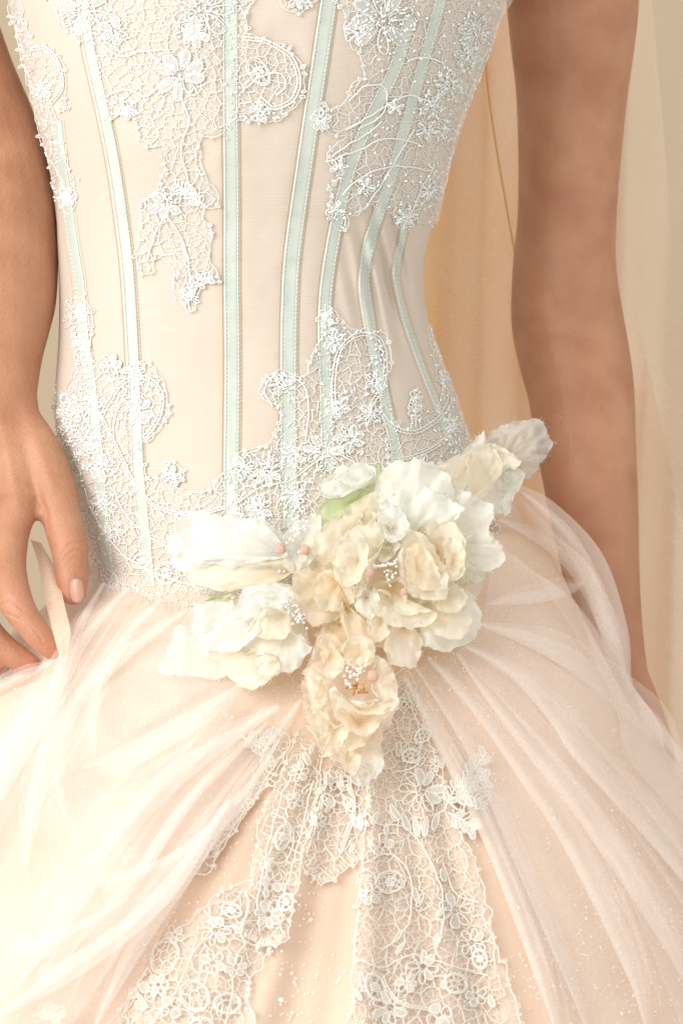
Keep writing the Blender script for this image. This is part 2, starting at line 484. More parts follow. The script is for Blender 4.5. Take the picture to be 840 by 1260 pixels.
# ---- boning strips with their stitched edges
def strip(c, w, off, edge=.0, bulge=.0006, n=5):
    """a flat raised band along a pixel path on the bodice"""
    T = np.gradient(c, axis=0); T /= np.linalg.norm(T, axis=1)[:, None]
    Nn = np.stack([-T[:, 1], T[:, 0]], -1)
    k = np.linspace(-1, 1, n)
    ph = c[:, None] + Nn[:, None]*(k[None, :, None]*w/2)
    y = YB(ph[..., 0], ph[..., 1]) - off - bulge*(1-k[None]**2)
    y[:, 0] += off*1.1; y[:, -1] += off*1.1
    return P(ph[..., 0], ph[..., 1], y), Nn
for bi, (c, w) in enumerate(BPATH):
    l, r = LB(c[:, 1]), RB(c[:, 1])
    keep = (c[:, 0] > l+3) & (c[:, 0] < r-3) & (c[:, 1] < WAIST(c[:, 0])-2)
    c = c[keep]
    if len(c) < 5: continue
    c = catmull(c, 140)
    w_ = w*(1+.05*fbm(c[:, 1]/60, 0*c[:, 0]+bi, 9))
    V, Nn = strip(c, w_.mean(), .0012, n=7)
    a = Acc(); a.add(V.reshape(-1, 3), grid_faces(len(c), 7))
    bo = a.build('boning_strip', M['mint'], gown)
    # stitches: small dashes along both edges, and the fine seam line beside it
    a = Acc()
    for sgn in (-1, 1):
        q = c + Nn*(sgn*(w/2-2.2))
        nst = int(np.linalg.norm(np.diff(q, axis=0), axis=1).sum()/5.2)
        q2 = catmull(q, nst*2+1)
        A = q2[0:-1:2]; B = q2[1::2]
        B = A + (B-A)*1.25
        seg_tubes(a, P(A[:, 0], A[:, 1], YB(A[:, 0], A[:, 1])-.0019), P(B[:, 0], B[:, 1], YB(B[:, 0], B[:, 1])-.0019), .00042, 0)
    tag(a.build('stitching', M['stitch'], bo), kind='stuff')
    a = Acc()
    for sgn in (-1, 1):
        q = c + Nn*(sgn*(w/2+1.6))
        path_tube(a, P(q[:, 0], q[:, 1], YB(q[:, 0], q[:, 1])-.0002), .0003, 0, 4)
    a.build('seam', M['seam'], bo)

# ---- skirt
V, F = ring_shell(240, 720, LS, RS, DS, 2.15, YS, 560, 1480)
a = Acc(); a.add(V.reshape(-1, 3), F[:, ::-1])
skirt = a.build('underskirt', M['under'], gown)
a = Acc(); a.add((V + np.array([0, -1, 0])*np.where(V[..., 1:2] < 0, .003, -.003)).reshape(-1, 3), F[:, ::-1])
a.build('glitter_tulle', M['tulle3'], gown)

# ------------------------------------------------------------------ lace
def inside(poly, x, y):
    poly = np.asarray(poly, float); x = np.asarray(x); y = np.asarray(y)
    c = np.zeros(x.shape, bool); j = len(poly)-1
    for i in range(len(poly)):
        xi, yi = poly[i]; xj, yj = poly[j]
        cond = ((yi > y) != (yj > y)) & (x < (xj-xi)*(y-yi)/((yj-yi) or 1e-9)+xi)
        c ^= cond; j = i
    return c
def scatter(poly, d, drop=.3):
    poly = np.asarray(poly, float)
    x0, y0 = poly.min(0)-d; x1, y1 = poly.max(0)+d
    gx, gy = np.meshgrid(np.arange(x0, x1, d), np.arange(y0, y1, d*.87))
    gx = gx + (np.arange(gx.shape[0]) % 2)[:, None]*d/2
    p = np.stack([gx.ravel(), gy.ravel()], -1) + RNG.uniform(-.38, .38, (gx.size, 2))*d
    return p[RNG.random(len(p)) > drop]
def voronoi(poly, d, drop=.3):
    p = scatter(poly, d, drop)
    r = geometry.delaunay_2d_cdt([Vector(q) for q in p], [], [], 0, 1e-5)
    vs = np.array([v[:] for v in r[0]]); tri = [f for f in r[2] if len(f) == 3]
    t = np.array(tri)
    A, B, Cc = vs[t[:, 0]], vs[t[:, 1]], vs[t[:, 2]]
    dd = 2*(A[:, 0]*(B[:, 1]-Cc[:, 1])+B[:, 0]*(Cc[:, 1]-A[:, 1])+Cc[:, 0]*(A[:, 1]-B[:, 1]))
    dd = np.where(np.abs(dd) < 1e-9, 1e-9, dd)
    a2, b2, c2 = (A**2).sum(1), (B**2).sum(1), (Cc**2).sum(1)
    ux = (a2*(B[:, 1]-Cc[:, 1])+b2*(Cc[:, 1]-A[:, 1])+c2*(A[:, 1]-B[:, 1]))/dd
    uy = (a2*(Cc[:, 0]-B[:, 0])+b2*(A[:, 0]-Cc[:, 0])+c2*(B[:, 0]-A[:, 0]))/dd
    cen = (A+B+Cc)/3
    ctr = np.stack([ux, uy], -1)
    far = np.linalg.norm(ctr-cen, axis=1) > d*1.2
    ctr[far] = cen[far]
    ed = {}
    for i, f in enumerate(tri):
        for k in range(3):
            e = tuple(sorted((f[k], f[(k+1) % 3]))); ed.setdefault(e, []).append(i)
    pr = np.array([v for v in ed.values() if len(v) == 2])
    P0, P1 = ctr[pr[:, 0]], ctr[pr[:, 1]]
    ok = inside(poly, P0[:, 0], P0[:, 1]) & inside(poly, P1[:, 0], P1[:, 1])
    return P0[ok], P1[ok]

class Lace:
    def __init__(self, Yf, off=.0015, px=S):
        self.poly = None; self.t = Acc(); self.b = Acc(); self.g = Acc(); self.Yf = Yf; self.off = off
    def W(self, q, lift=0):
        q = np.asarray(q, float)
        return P(q[..., 0], q[..., 1], self.Yf(q[..., 0], q[..., 1]) - self.off - lift)
    def ground(self, poly, d=7):
        self.poly = np.asarray(poly, float)
        poly = catmull(poly, max(40, len(poly)*4), closed=True)
        p = scatter(poly, d, 0); p = p[inside(poly, p[:, 0], p[:, 1])]
        allp = np.vstack([poly, p]); n = len(poly)
        r = geometry.delaunay_2d_cdt([Vector(q) for q in allp], [(i, (i+1) % n) for i in range(n)], [], 1, 1e-4)
        vs = np.array([v[:] for v in r[0]]); fs = np.array([f for f in r[2] if len(f) == 3])
        if not len(fs): return
        c = vs[fs].mean(1); fs = fs[inside(poly, c[:, 0], c[:, 1])]
        self.g.add(P(vs[:, 0], vs[:, 1], self.Yf(vs[:, 0], vs[:, 1]) - self.off*.55), fs)
    def net(self, poly, d, r=.00042, drop=.3, lift=0):
        for dd, rk, dr in ((d*1.55, 1.25, .22), (d*.85, .55, .3)):
            self._net(poly, dd, r*rk, dr, lift)
    def _net(self, poly, d, r, drop, lift):
        A, B = voronoi(poly, d, drop)
        if not len(A): return
        Mi = (A+B)/2 + RNG.normal(0, d*.09, A.shape)
        rr = r*RNG.uniform(.7, 1.35, len(A))
        a, m, b = self.W(A, lift), self.W(Mi, lift), self.W(B, lift)
        seg_tubes(self.t, a, m, rr, 0, 3); seg_tubes(self.t, m, b, rr, 0, 3)
    def cord(self, pts, r=.00048, wob=1.2, closed=False, double=0, lift=.0005):
        n = max(8, int(np.linalg.norm(np.diff(np.array(pts, float), axis=0), axis=1).sum()/4))
        q = catmull(pts, n, closed)
        if closed: q = np.vstack([q, q[:1]])
        s = RNG.integers(1000)
        q = q + wob*np.stack([fbm(np.arange(len(q))/3., np.zeros(len(q)), s, 2), fbm(np.arange(len(q))/3., np.ones(len(q))*5.5, s, 2)], -1)
        path_tube(self.t, self.W(q, lift), r, 0, 5)
        if double:
            T = np.gradient(q, axis=0); T /= np.linalg.norm(T, axis=1)[:, None]+1e-9
            q2 = q + np.stack([-T[:, 1], T[:, 0]], -1)*double
            path_tube(self.t, self.W(q2, lift), r*.85, 0, 5)
            k = np.arange(0, len(q)-1, 1)
            seg_tubes(self.t, self.W(q[k], lift), self.W(q2[k+1], lift), r*.5, 0, 3)
        return q
    def leaf(self, x, y, ln, wd, ang, fill=True, r=.0004):
        """an embroidered leaf or petal: outline cord with threads laid across it"""
        ca, sa = math.cos(ang), math.sin(ang)
        t = np.linspace(0, 2*math.pi, 22)
        u = (1-np.cos(t))/2*ln; v = np.sin(t)*wd/2*(.75+.25*np.cos(t-2.4))
        q = np.stack([x+u*ca-v*sa, y+u*sa+v*ca], -1)
        path_tube(self.t, self.W(q, .0007), r*1.15, 0, 4)
        if fill:
            n = max(4, int(ln/1.7)); s = np.linspace(.08, .95, n)
            hw = np.sqrt(np.clip(1-(2*s-1)**2, 0, 1))*wd/2*.92
            off = ln*.10
            A = np.stack([x+(s*ln)*ca-hw*sa, y+(s*ln)*sa+hw*ca], -1)
            B = np.stack([x+(s*ln+off)*ca+hw*sa, y+(s*ln+off)*sa-hw*ca], -1)
            m = (A+B)/2
            seg_tubes(self.t, self.W(A, .0004), self.W(m, .0009), r*.95, 0, 3)
            seg_tubes(self.t, self.W(m, .0009), self.W(B, .0004), r*.95, 0, 3)
    def flower(self, x, y, rad, n=6, bead=True, fill=True):
        a0 = random.random()*6
        for k in range(n):
            an = a0 + 2*math.pi*k/n + random.uniform(-.15, .15)
            r0 = rad*.22
            self.leaf(x+r0*math.cos(an), y+r0*math.sin(an), rad*random.uniform(.7, .85), rad*random.uniform(.55, .75)*6/n, an, fill and random.random() < .5)
            if bead:
                for s in (.4, .6, .8, 1.0):
                    self.bead_at([(x+rad*s*math.cos(an+random.uniform(-.2, .2)), y+rad*s*math.sin(an+random.uniform(-.2, .2)))], an)
        if bead:
            m = 7
            q = np.array([(x, y)]*m) + RNG.normal(0, rad*.16, (m, 2)); self.bead_at(q, None)
    def bead_at(self, q, ang=None, big=1.0):
        q = np.asarray(q, float)
        on = (q[:, 1] > WAIST(np.clip(q[:, 0], 60, 680))) | ((q[:, 0] > LB(q[:, 1])+2) & (q[:, 0] < RB(q[:, 1])-2))
        if self.poly is not None: on &= inside(self.poly, q[:, 0], q[:, 1]) | (RNG.random(len(q)) < .12)
        q = q[on]; n = len(q)
        if n == 0: return
        an = RNG.uniform(0, math.pi, n) if ang is None else -np.full(n, ang) + RNG.normal(0, .35, n)
        ra = RNG.uniform(.0006, .00098, n)*big
        la = ra*RNG.choice([1.0, 1.4, 1.9], n, p=[.35, .3, .35])
        beads(self.b, self.W(q, .0011), an, la, ra)
    def cluster(self, x, y, sx, sy, n):
        self.bead_at(np.stack([RNG.normal(x, sx, n), RNG.normal(y, sy, n)], -1))
    def sprig(self, pts, ln=11, wd=6, step=9, bead=True):
        q = self.cord(pts, .0006, .8)
        L_ = np.linalg.norm(np.diff(q, axis=0), axis=1).mean()
        st = max(1, int(step/L_))
        for i in range(2, len(q)-1, st):
            t = q[min(i+1, len(q)-1)]-q[i-1]; an = math.atan2(t[1], t[0])
            for sg in (-1, 1):
                self.leaf(q[i, 0], q[i, 1], ln*random.uniform(.7, 1.1), wd*random.uniform(.7, 1.1), an+sg*random.uniform(.7, 1.1), random.random() < .7)
                if bead and random.random() < .6: self.bead_at([q[i]+RNG.normal(0, 3, 2)], an)
    def edge(self, poly, bead=.5, r=.00034, pico=True, skip=None):
        """cord along the cut edge with small picot loops and beads"""
        q = catmull(poly, max(20, int(np.linalg.norm(np.diff(np.vstack([poly, poly[:1]]), axis=0), axis=1).sum()/4.5)), closed=True)
        q = q + 3.2*np.stack([fbm(q[:, 0]/11, q[:, 1]/11, 31, 3), fbm(q[:, 0]/11, q[:, 1]/11, 77, 3)], -1)
        if skip is not None:
            k = ~skip(q)
        else: k = np.ones(len(q), bool)
        path = np.vstack([q, q[:1]]); kk = np.append(k, k[:1])
        W = self.W(path, .0004)
        ok = kk[:-1] & kk[1:]
        seg_tubes(self.t, W[:-1][ok], W[1:][ok], r, 0, 4)
        c = q.mean(0)
        if pico:
            for i in range(0, len(q), 2):
                if not k[i]: continue
                t = q[(i+1) % len(q)]-q[i-1]; nn = np.array([t[1], -t[0]]); nn /= np.linalg.norm(nn)+1e-9
                if inside(poly, np.array([(q[i]+nn*4)[0]]), np.array([(q[i]+nn*4)[1]]))[0]: nn = -nn
                an = math.atan2(nn[1], nn[0])+random.uniform(-.5, .5)
                if random.random() < .38: self.leaf(q[i, 0]-nn[0]*3, q[i, 1]-nn[1]*3, random.uniform(4, 8), random.uniform(3, 5.5), an, random.random() < .6, .00034)
        sel = q[(RNG.random(len(q)) < bead) & k]
        if len(sel): self.bead_at(sel + RNG.normal(0, 2.2, sel.shape))
    def fringe(self, pts, ln=9, n=40):
        q = catmull(pts, n); T = np.gradient(q, axis=0); T /= np.linalg.norm(T, axis=1)[:, None]
        Nn = np.stack([-T[:, 1], T[:, 0]], -1)
        e = q + Nn*RNG.uniform(.5, 1.2, (n, 1))*ln + RNG.normal(0, 1.6, (n, 2))
        m = (q+e)/2 + RNG.normal(0, .9, (n, 2))
        seg_tubes(self.t, self.W(q), self.W(m, .001), .00032, 0, 3); seg_tubes(self.t, self.W(m, .001), self.W(e, .0015), .00028, 0, 3)
    def rosette(self, x, y, r, petals=6):
        """a small wheel of thread, pulled out of round as the cloth hangs"""
        t = np.linspace(0, 2*math.pi, 26); an0 = random.uniform(0, 3.1); ex = random.uniform(.65, .95)
        ca, sa = math.cos(an0), math.sin(an0)
        def el(rr, tt):
            u = r*rr*np.cos(tt)*1.12; v = r*rr*np.sin(tt)*ex
            return np.stack([x+u*ca-v*sa, y+u*sa+v*ca], -1)
        for rr, w in ((1, .0006), (.86, .0004), (.34, .0004)):
            q = el(rr, t) + RNG.normal(0, r*.035, (26, 2)); q[-1] = q[0]
            path_tube(self.t, self.W(q, .0005), w, 0, 4)
        for k in range(petals):
            an = np.array([2*math.pi*k/petals + random.uniform(-.2, .2)])
            seg_tubes(self.t, self.W(el(.34, an), .0004), self.W(el(.86, an), .0004), .00045, 0, 3)
        if random.random() < .6: self.flower(x, y, r*.4, 5, False, True)
    def done(self, name, parent, thread, ground, bead=None):
        o = self.t.build(name, thread, parent)
        if self.g.n: self.g.build('net_ground', ground, o)
        if self.b.n: tag(self.b.build('beadwork', bead or M['bead'], o), kind='stuff')
        return o

YL = YG
# 1 centre top motif with its long tail
def within_bodice(q): return (q[:, 0] < LB(q[:, 1])+1) | (q[:, 0] > RB(q[:, 1])-1)
def top_cut(q): return q[:, 1] < -20
poly1 = [(60,-30),(66,8),(76,30),(92,48),(110,50),(122,80),(125,128),(134,150),(150,140),(165,145),(172,175),(185,182),(200,176),(204,200),(196,228),(176,250),(170,290),(169,330),(184,336),(192,312),(212,330),(214,358),(224,375),(235,385),(241,370),(254,346),(272,343),(258,320),(262,285),(249,262),(270,248),(256,225),(246,190),(247,166),(268,165),(290,150),(318,148),(342,148),(364,130),(373,100),(365,70),(345,55),(322,46),(304,40),(308,10),(312,-30)]
la = Lace(YB)
la.ground(poly1); la.net(poly1, 8, .00031, .22); la.edge(poly1, .45, skip=top_cut)
la.flower(104, 12, 34, 8); la.flower(142, 38, 18, 6); la.flower(250, 12, 40, 9); la.flower(222, 92, 30, 8); la.flower(240, 40, 18, 6)
la.flower(205, 250, 20, 6); la.flower(158, 135, 12, 5); la.flower(320, 138, 13, 5)
la.cord([(300,45),(330,50),(358,68),(370,98),(360,125),(335,135),(318,122)], .00055, .7, double=4)
la.cord([(300,110),(320,95),(345,90),(352,105),(340,118)], .0006, .8)
la.rosette(318, 88, 17, 7)
la.cord([(125,55),(150,70),(178,62),(200,80)], .0006); la.cord([(128,120),(155,110),(180,118),(205,100)], .0006)
la.cord([(222,120),(232,150),(224,180),(230,215),(240,245)], .0006); la.cord([(205,265),(222,290),(232,320),(236,370)], .0006)
la.cord([(205,265),(190,290),(180,325)], .0006)
la.sprig([(255,255),(235,240),(215,225)], 10, 6); la.sprig([(228,378),(238,350),(262,340)], 10, 6)
la.cluster(210, 75, 30, 25, 50); la.cluster(245, 18, 28, 18, 60); la.cluster(105, 15, 22, 16, 50); la.cluster(215, 250, 24, 14, 40); la.cluster(234, 350, 12, 16, 24)
la.cluster(290, 120, 10, 40, 25); la.cluster(320, 140, 14, 6, 20)
o1 = la.done('lace_applique', gown, M['thread'], M['ground'])
# small sprig above the fourth bone
la = Lace(YB); pl = [(345,-30),(348,8),(358,14),(366,20),(374,10),(388,2),(390,-30)]
la.ground(pl); la.net(pl, 8, .00045); la.edge(pl, .6, skip=top_cut); la.flower(366, -2, 14, 6); la.done('lace_applique', gown, M['thread'], M['ground'])
# 2 right upper
poly2 = [(424,-30),(424,20),(430,52),(444,72),(450,92),(436,104),(422,128),(394,134),(386,150),(408,162),(426,168),(402,190),(414,214),(410,226),(403,262),(424,286),(428,266),(442,262),(460,250),(478,262),(488,276),(500,283),(508,270),(536,277),(545,244),(552,210),(568,158),(584,112),(603,66),(614,30),(625,-30)]
la = Lace(YB)
la.ground(poly2); la.net(poly2, 7.8, .00031, .22); la.edge(poly2, .45, skip=lambda q: top_cut(q) | within_bodice(q))
la.flower(470, 26, 40, 9); la.flower(440, 40, 16, 6); la.flower(552, 105, 18, 7); la.flower(530, 130, 15, 6); la.flower(545, 160, 14, 6); la.flower(525, 160, 13, 5)
la.flower(585, 40, 22, 7); la.flower(575, 70, 16, 6); la.flower(395, 148, 13, 5); la.flower(486, 132, 10, 5); la.flower(418, 205, 11, 5); la.flower(412, 258, 12, 5); la.flower(450, 230, 11, 5); la.flower(500, 268, 13, 6); la.flower(528, 235, 14, 6)
for pts in ([(500,75),(520,70),(545,78)], [(425,160),(460,140),(500,118),(530,125)], [(430,125),(450,105),(475,110),(470,140),(440,160)], [(402,200),(440,185),(480,170),(520,180)], [(420,240),(450,215),(490,205),(530,210)], [(405,195),(425,180),(450,165),(468,150)], [(448,258),(470,225),(490,190),(510,160)], [(500,275),(515,240),(535,200)], [(600,60),(580,110),(560,170),(545,240)]):
    la.cord(pts, .0006, 1.3)
la.cluster(470, 28, 26, 18, 70); la.cluster(545, 130, 20, 30, 70); la.cluster(580, 50, 16, 30, 60); la.cluster(470, 210, 45, 35, 40); la.cluster(500, 262, 16, 12, 20); la.cluster(535, 235, 8, 20, 20)
la.done('lace_applique', gown, M['silver_thread'], M['ground'])
# 3 left upper edge
poly3 = [(14,-30),(24,0),(34,35),(48,55),(64,62),(76,80),(80,110),(76,134),(64,136),(72,160),(80,190),(94,240),(88,262),(74,256),(64,220),(56,190),(44,146),(34,100),(22,50),(10,0)]
la = Lace(YB)
la.ground(poly3); la.net(poly3, 8, .00031, .2); la.edge(poly3, .8, skip=top_cut)
la.cord([(38,60),(56,58),(74,78),(78,108),(64,130)], .00055, .6, double=3)
la.flower(52, 112, 13, 6); la.flower(82, 243, 13, 6); la.cluster(26, 40, 7, 28, 40); la.cluster(50, 130, 9, 14, 30); la.cluster(60, 180, 6, 26, 40); la.cluster(80, 240, 8, 12, 26)
la.done('lace_applique', gown, M['thread'], M['ground'])
# 4 lower left: hip cluster, scroll and border
poly4 = [(82,376),(104,366),(113,400),(112,442),(122,446),(136,438),(150,456),(176,448),(196,464),(206,488),(206,510),(196,530),(181,546),(172,535),(171,556),(186,590),(200,582),(208,567),(222,573),(226,590),(216,600),(240,606),(262,600),(282,592),(300,640),(300,700),(292,744),(240,744),(190,732),(150,718),(124,728),(114,706),(104,664),(92,606),(80,560),(70,530),(69,490),(86,478),(92,440)]
la = Lace(YL)
la.ground(poly4); la.net(poly4, 7.2, .00031, .22); la.edge(poly4, .35, skip=within_bodice)
la.cord([(118,520),(135,490),(150,470),(175,462),(196,474),(202,500),(190,528),(178,540)], .00055, .6, double=4)
la.cord([(140,540),(142,510),(152,492),(168,486)], .00055, .8); la.cord([(112,490),(130,520),(150,560),(170,600),(200,625),(240,630),(290,620)], .00055, .8, double=3)
la.cord([(104,600),(120,640),(150,680),(190,705),(250,725)], .00055, 1.0); la.cord([(140,600),(160,640),(200,670),(240,680)], .0006, 1.2)
la.flower(172, 506, 18, 7); la.flower(136, 448, 13, 6); la.flower(165, 456, 13, 6); la.flower(98, 385, 12, 5); la.flower(100, 420, 12, 5); la.flower(84, 505, 20, 7); la.flower(105, 540, 20, 7); la.flower(112, 500, 16, 6); la.flower(125, 575, 18, 7); la.flower(128, 620, 16, 6); la.flower(140, 655, 14, 6); la.flower(212, 585, 11, 5)
la.rosette(206, 705, 14, 7); la.rosette(240, 650, 13, 6); la.rosette(222, 640, 9, 6); la.rosette(135, 712, 12, 7); la.rosette(175, 690, 11, 6)
la.cluster(86, 515, 9, 20, 90); la.cluster(110, 540, 14, 34, 120); la.cluster(100, 420, 8, 32, 70); la.cluster(135, 620, 14, 32, 70); la.cluster(128, 470, 16, 14, 30); la.cluster(170, 470, 16, 10, 20)
la.fringe([(300,746),(240,745),(190,733),(150,719),(124,729)][::-1], 11, 70); la.fringe([(124,729),(114,708),(108,690)][::-1], 9, 20)
la.done('lace_applique', gown, M['thread'], M['ground'])
# 5 lower middle: scalloped border joining the flowers
poly5 = [(262,600),(276,580),(288,560),(310,554),(332,545),(346,520),(340,500),(322,490),(320,470),(344,456),(374,462),(384,430),(394,418),(399,376),(410,384),(424,400),(440,404),(466,406),(480,428),(481,452),(470,482),(472,520),(480,560),(470,600),(430,640),(400,690),(330,720),(292,744),(300,700),(300,640)]
la = Lace(YL)
la.ground(poly5); la.net(poly5, 7.2, .00031, .22); la.edge(poly5, .4)
la.cord([(410,510),(408,470),(416,430),(440,410),(466,414),(476,440),(472,475),(455,505)], .00055, .6, double=4)
la.cord([(335,500),(325,480),(340,462),(370,470),(380,500),(375,540)], .00055, .8); la.cord([(290,620),(320,600),(360,590),(400,560),(440,540)], .00055, .8)
la.cord([(345,545),(380,555),(420,560),(450,580)], .00055, .8)
la.flower(400, 392, 11, 5); la.flower(412, 420, 14, 6); la.flower(345, 472, 14, 6); la.flower(398, 555, 24, 8); la.flower(430, 540, 18, 7); la.flower(300, 575, 16, 6); la.flower(330, 580, 18, 7); la.flower(360, 560, 16, 6); la.flower(360, 610, 16, 7); la.flower(455, 510, 14, 6); la.flower(462, 470, 14, 6); la.flower(320, 625, 16, 7); la.rosette(285, 640, 12, 6); la.flower(415, 500, 16, 6)
la.cluster(405, 410, 9, 18, 50); la.cluster(355, 590, 26, 30, 90); la.cluster(300, 575, 14, 12, 30); la.cluster(400, 520, 34, 30, 90); la.cluster(465, 450, 8, 28, 50); la.cluster(345, 475, 14, 10, 24); la.cluster(365, 640, 10, 16, 30)
la.done('lace_applique', gown, M['thread'], M['ground'])
# 6 lower right edge
poly6 = [(472,500),(490,520),(502,528),(508,500),(506,482),(516,482),(520,500),(537,506),(544,480),(534,440),(524,408),(534,412),(546,446),(556,470),(566,500),(580,540),(590,560),(560,600),(500,600),(476,590),(474,540)]
la = Lace(YB)
la.ground(poly6); la.net(poly6, 8, .00031, .22); la.edge(poly6, .6, skip=within_bodice)
la.cord([(466,500),(480,520),(505,530),(530,520),(548,500),(552,480)], .00055, .5, double=4)
la.cord([(480,565),(510,560),(540,545),(560,520)], .00055, .6, double=3)
la.sprig([(512,525),(510,505),(512,484)], 10, 7); la.flower(556, 520, 12, 6); la.flower(545, 465, 9, 5); la.flower(520, 575, 15, 6)
la.cluster(552, 490, 7, 30, 60); la.cluster(530, 430, 3, 14, 16); la.cluster(560, 540, 10, 14, 40)
la.done('lace_applique', gown, M['silver_thread'], M['ground'])

# beads standing on the side seams
a = Acc()
for py0, py1, f, n in ((20, 250, LB, 60), (470, 680, LB, 70), (20, 280, RB, 46), (400, 560, RB, 50)):
    py = RNG.uniform(py0, py1, n); px = f(py) + RNG.normal(0, .5, n)
    beads(a, P(px, py, YB(px, py)-.002), RNG.uniform(0, 3, n), RNG.uniform(.0009, .0018, n), RNG.uniform(.0007, .0011, n))
tag(a.build('edge_beads', M['bead'], gown), kind='stuff')

# ---- lace panels on the skirt
def skirt_lace(poly, nets, cords=(), ros=(), flo=(), lvs=(), fr=(), off=.0045, dens=.3):
    la = Lace(YS, off)
    la.ground(poly, 9)
    la.net(poly, nets[0]*.95, nets[1]*.52, dens)
    la.edge(poly, .05, .00042, pico=True)
    for c in cords: la.cord(c, .0005, 1.3, double=random.choice((0, 0, 3)))
    for i_, r in enumerate(ros):
        if i_ % 2: la.flower(r[0], r[1], r[2]*1.1, random.choice((4, 5, 6)), bead=False)
        else: la.rosette(*r)
    P_ = np.array(poly, float)
    for _ in range(int(len(P_)*1.8)):
        x_ = random.uniform(P_[:, 0].min(), P_[:, 0].max()); y_ = random.uniform(P_[:, 1].min(), P_[:, 1].max())
        if inside(poly, np.array([x_]), np.array([y_]))[0]: la.leaf(x_, y_, random.uniform(10, 22), random.uniform(5, 9), random.uniform(.6, 2.6), random.random() < .8)
    for f in flo: la.flower(*f, bead=False)
    for l in lvs: la.leaf(*l)
    for f in fr: la.fringe(f, 10, 50)
    return la.done('lace_panel', gown, M['cream_thread'], M['ground2'])
skirt_lace([(478,850),(498,822),(510,850),(530,915),(560,1000),(590,1080),(610,1160),(632,1290),(436,1290),(434,1230),(433,1185),(440,1110),(446,1040),(456,950),(466,890)], (9.5, .0006),
  [[(500,850),(515,900),(512,940),(485,950)], [(450,1000),(470,1015),(500,1020),(530,1060),(545,1110),(540,1160)], [(452,1060),(480,1050),(505,1080),(500,1140),(470,1170)], [(440,1180),(470,1190),(510,1175),(560,1190),(600,1200)], [(545,1060),(560,1100),(590,1110)], [(470,1200),(490,1230),(530,1240)]],
  [(520,905,10), (537,940,9), (505,930,10), (470,1040,13), (480,1085,16), (455,1100,13), (560,1210,13), (585,1225,12), (462,1215,16), (540,1250,15), (590,1180,11), (500,1210,12)],
  [(518,972,28,9), (560,1120,22,7), (580,1160,18,7), (520,1190,20,8), (480,1240,22,8), (500,862,10,5)],
  [(495,1000,24,9,1.2), (510,1005,24,9,1.4), (525,1005,24,9,1.7), (540,1000,22,9,1.9), (480,990,22,9,1.0)])
skirt_lace([(376,895),(396,925),(390,985),(374,1050),(352,1152),(330,1162),(300,1150),(308,1090),(322,1010),(350,940)], (9, .0006),
  [[(370,930),(345,985),(330,1040),(318,1100),(320,1150)], [(385,960),(372,1020),(355,1080),(345,1140)], [(335,1000),(352,1010),(362,1030),(352,1060),(335,1060)]],
  [(348,1030,14), (335,1085,13), (352,1110,10), (362,985,10)], [(330,1125,18,7), (368,950,12,6)], (), [[(300,1152),(330,1164),(352,1154)][::-1]], .0075)
skirt_lace([(308,1085),(300,1150),(330,1166),(318,1190),(305,1215),(300,1290),(118,1290),(150,1240),(190,1178),(235,1132),(270,1100)], (10, .0006),
  [[(300,1095),(270,1130),(240,1170),(215,1220),(180,1270)], [(312,1150),(290,1180),(285,1230),(270,1280)], [(180,1190),(150,1250)], [(250,1120),(275,1140),(300,1140)]],
  [(203,1177,20), (262,1185,15), (240,1225,18), (175,1225,15), (280,1235,15), (215,1150,11), (285,1120,12), (210,1240,13), (245,1265,16), (160,1265,14)],
  [(265,1145,18,7), (290,1190,14,6), (195,1212,14,6)])
skirt_lace([(394,930),(420,945),(452,955),(450,1000),(444,1052),(422,1070),(396,1086),(372,1060),(384,1000)], (9, .0006),
  [[(402,950),(396,990),(378,1050)], [(430,955),(436,1000),(420,1050)]], [(404,985,9), (392,1010,9), (430,990,9)], [(415,960,14,6)], (), [[(372,1060),(396,1086),(422,1072),(444,1054)][::-1]], .005)
skirt_lace([(344,900),(356,918),(330,962),(300,1005),(258,1068),(232,1074),(221,1052),(236,1034),(272,1012),(300,985),(318,940)], (8, .0005),
  [[(345,910),(318,960),(285,1010),(240,1045)], [(350,925),(310,985),(262,1055)]], [(245,1052,11), (262,1035,10), (280,1015,8)], [(300,985,12,6), (330,940,10,5)], (), (), .009)
la = Lace(YS, .008)
for pts in ([(548,995),(560,970),(580,950),(598,925)], [(552,985),(575,980),(600,990)], [(560,972),(575,965),(600,958)], [(550,1000),(570,1010),(585,1022)]):
    la.sprig(pts, 14, 8, 9, False)
la.net([(552,990),(560,965),(590,928),(602,945),(585,965),(605,985),(590,995),(560,1000)], 9, .0005)
la.done('lace_panel', gown, M['cream_thread'], M['ground2'])
la = Lace(YS, .008)
la.sprig([(300,918),(318,910),(338,905)], 13, 8, 7, False); la.sprig([(296,905),(312,915),(330,925)], 10, 7, 7, False)
la.done('lace_panel', gown, M['cream_thread'], M['ground2'])
la = Lace(YS, .012); la.sprig([(40,1250),(60,1244),(75,1252)], 14, 9, 7, False); la.done('lace_panel', gown, M['cream_thread'], M['ground2'])

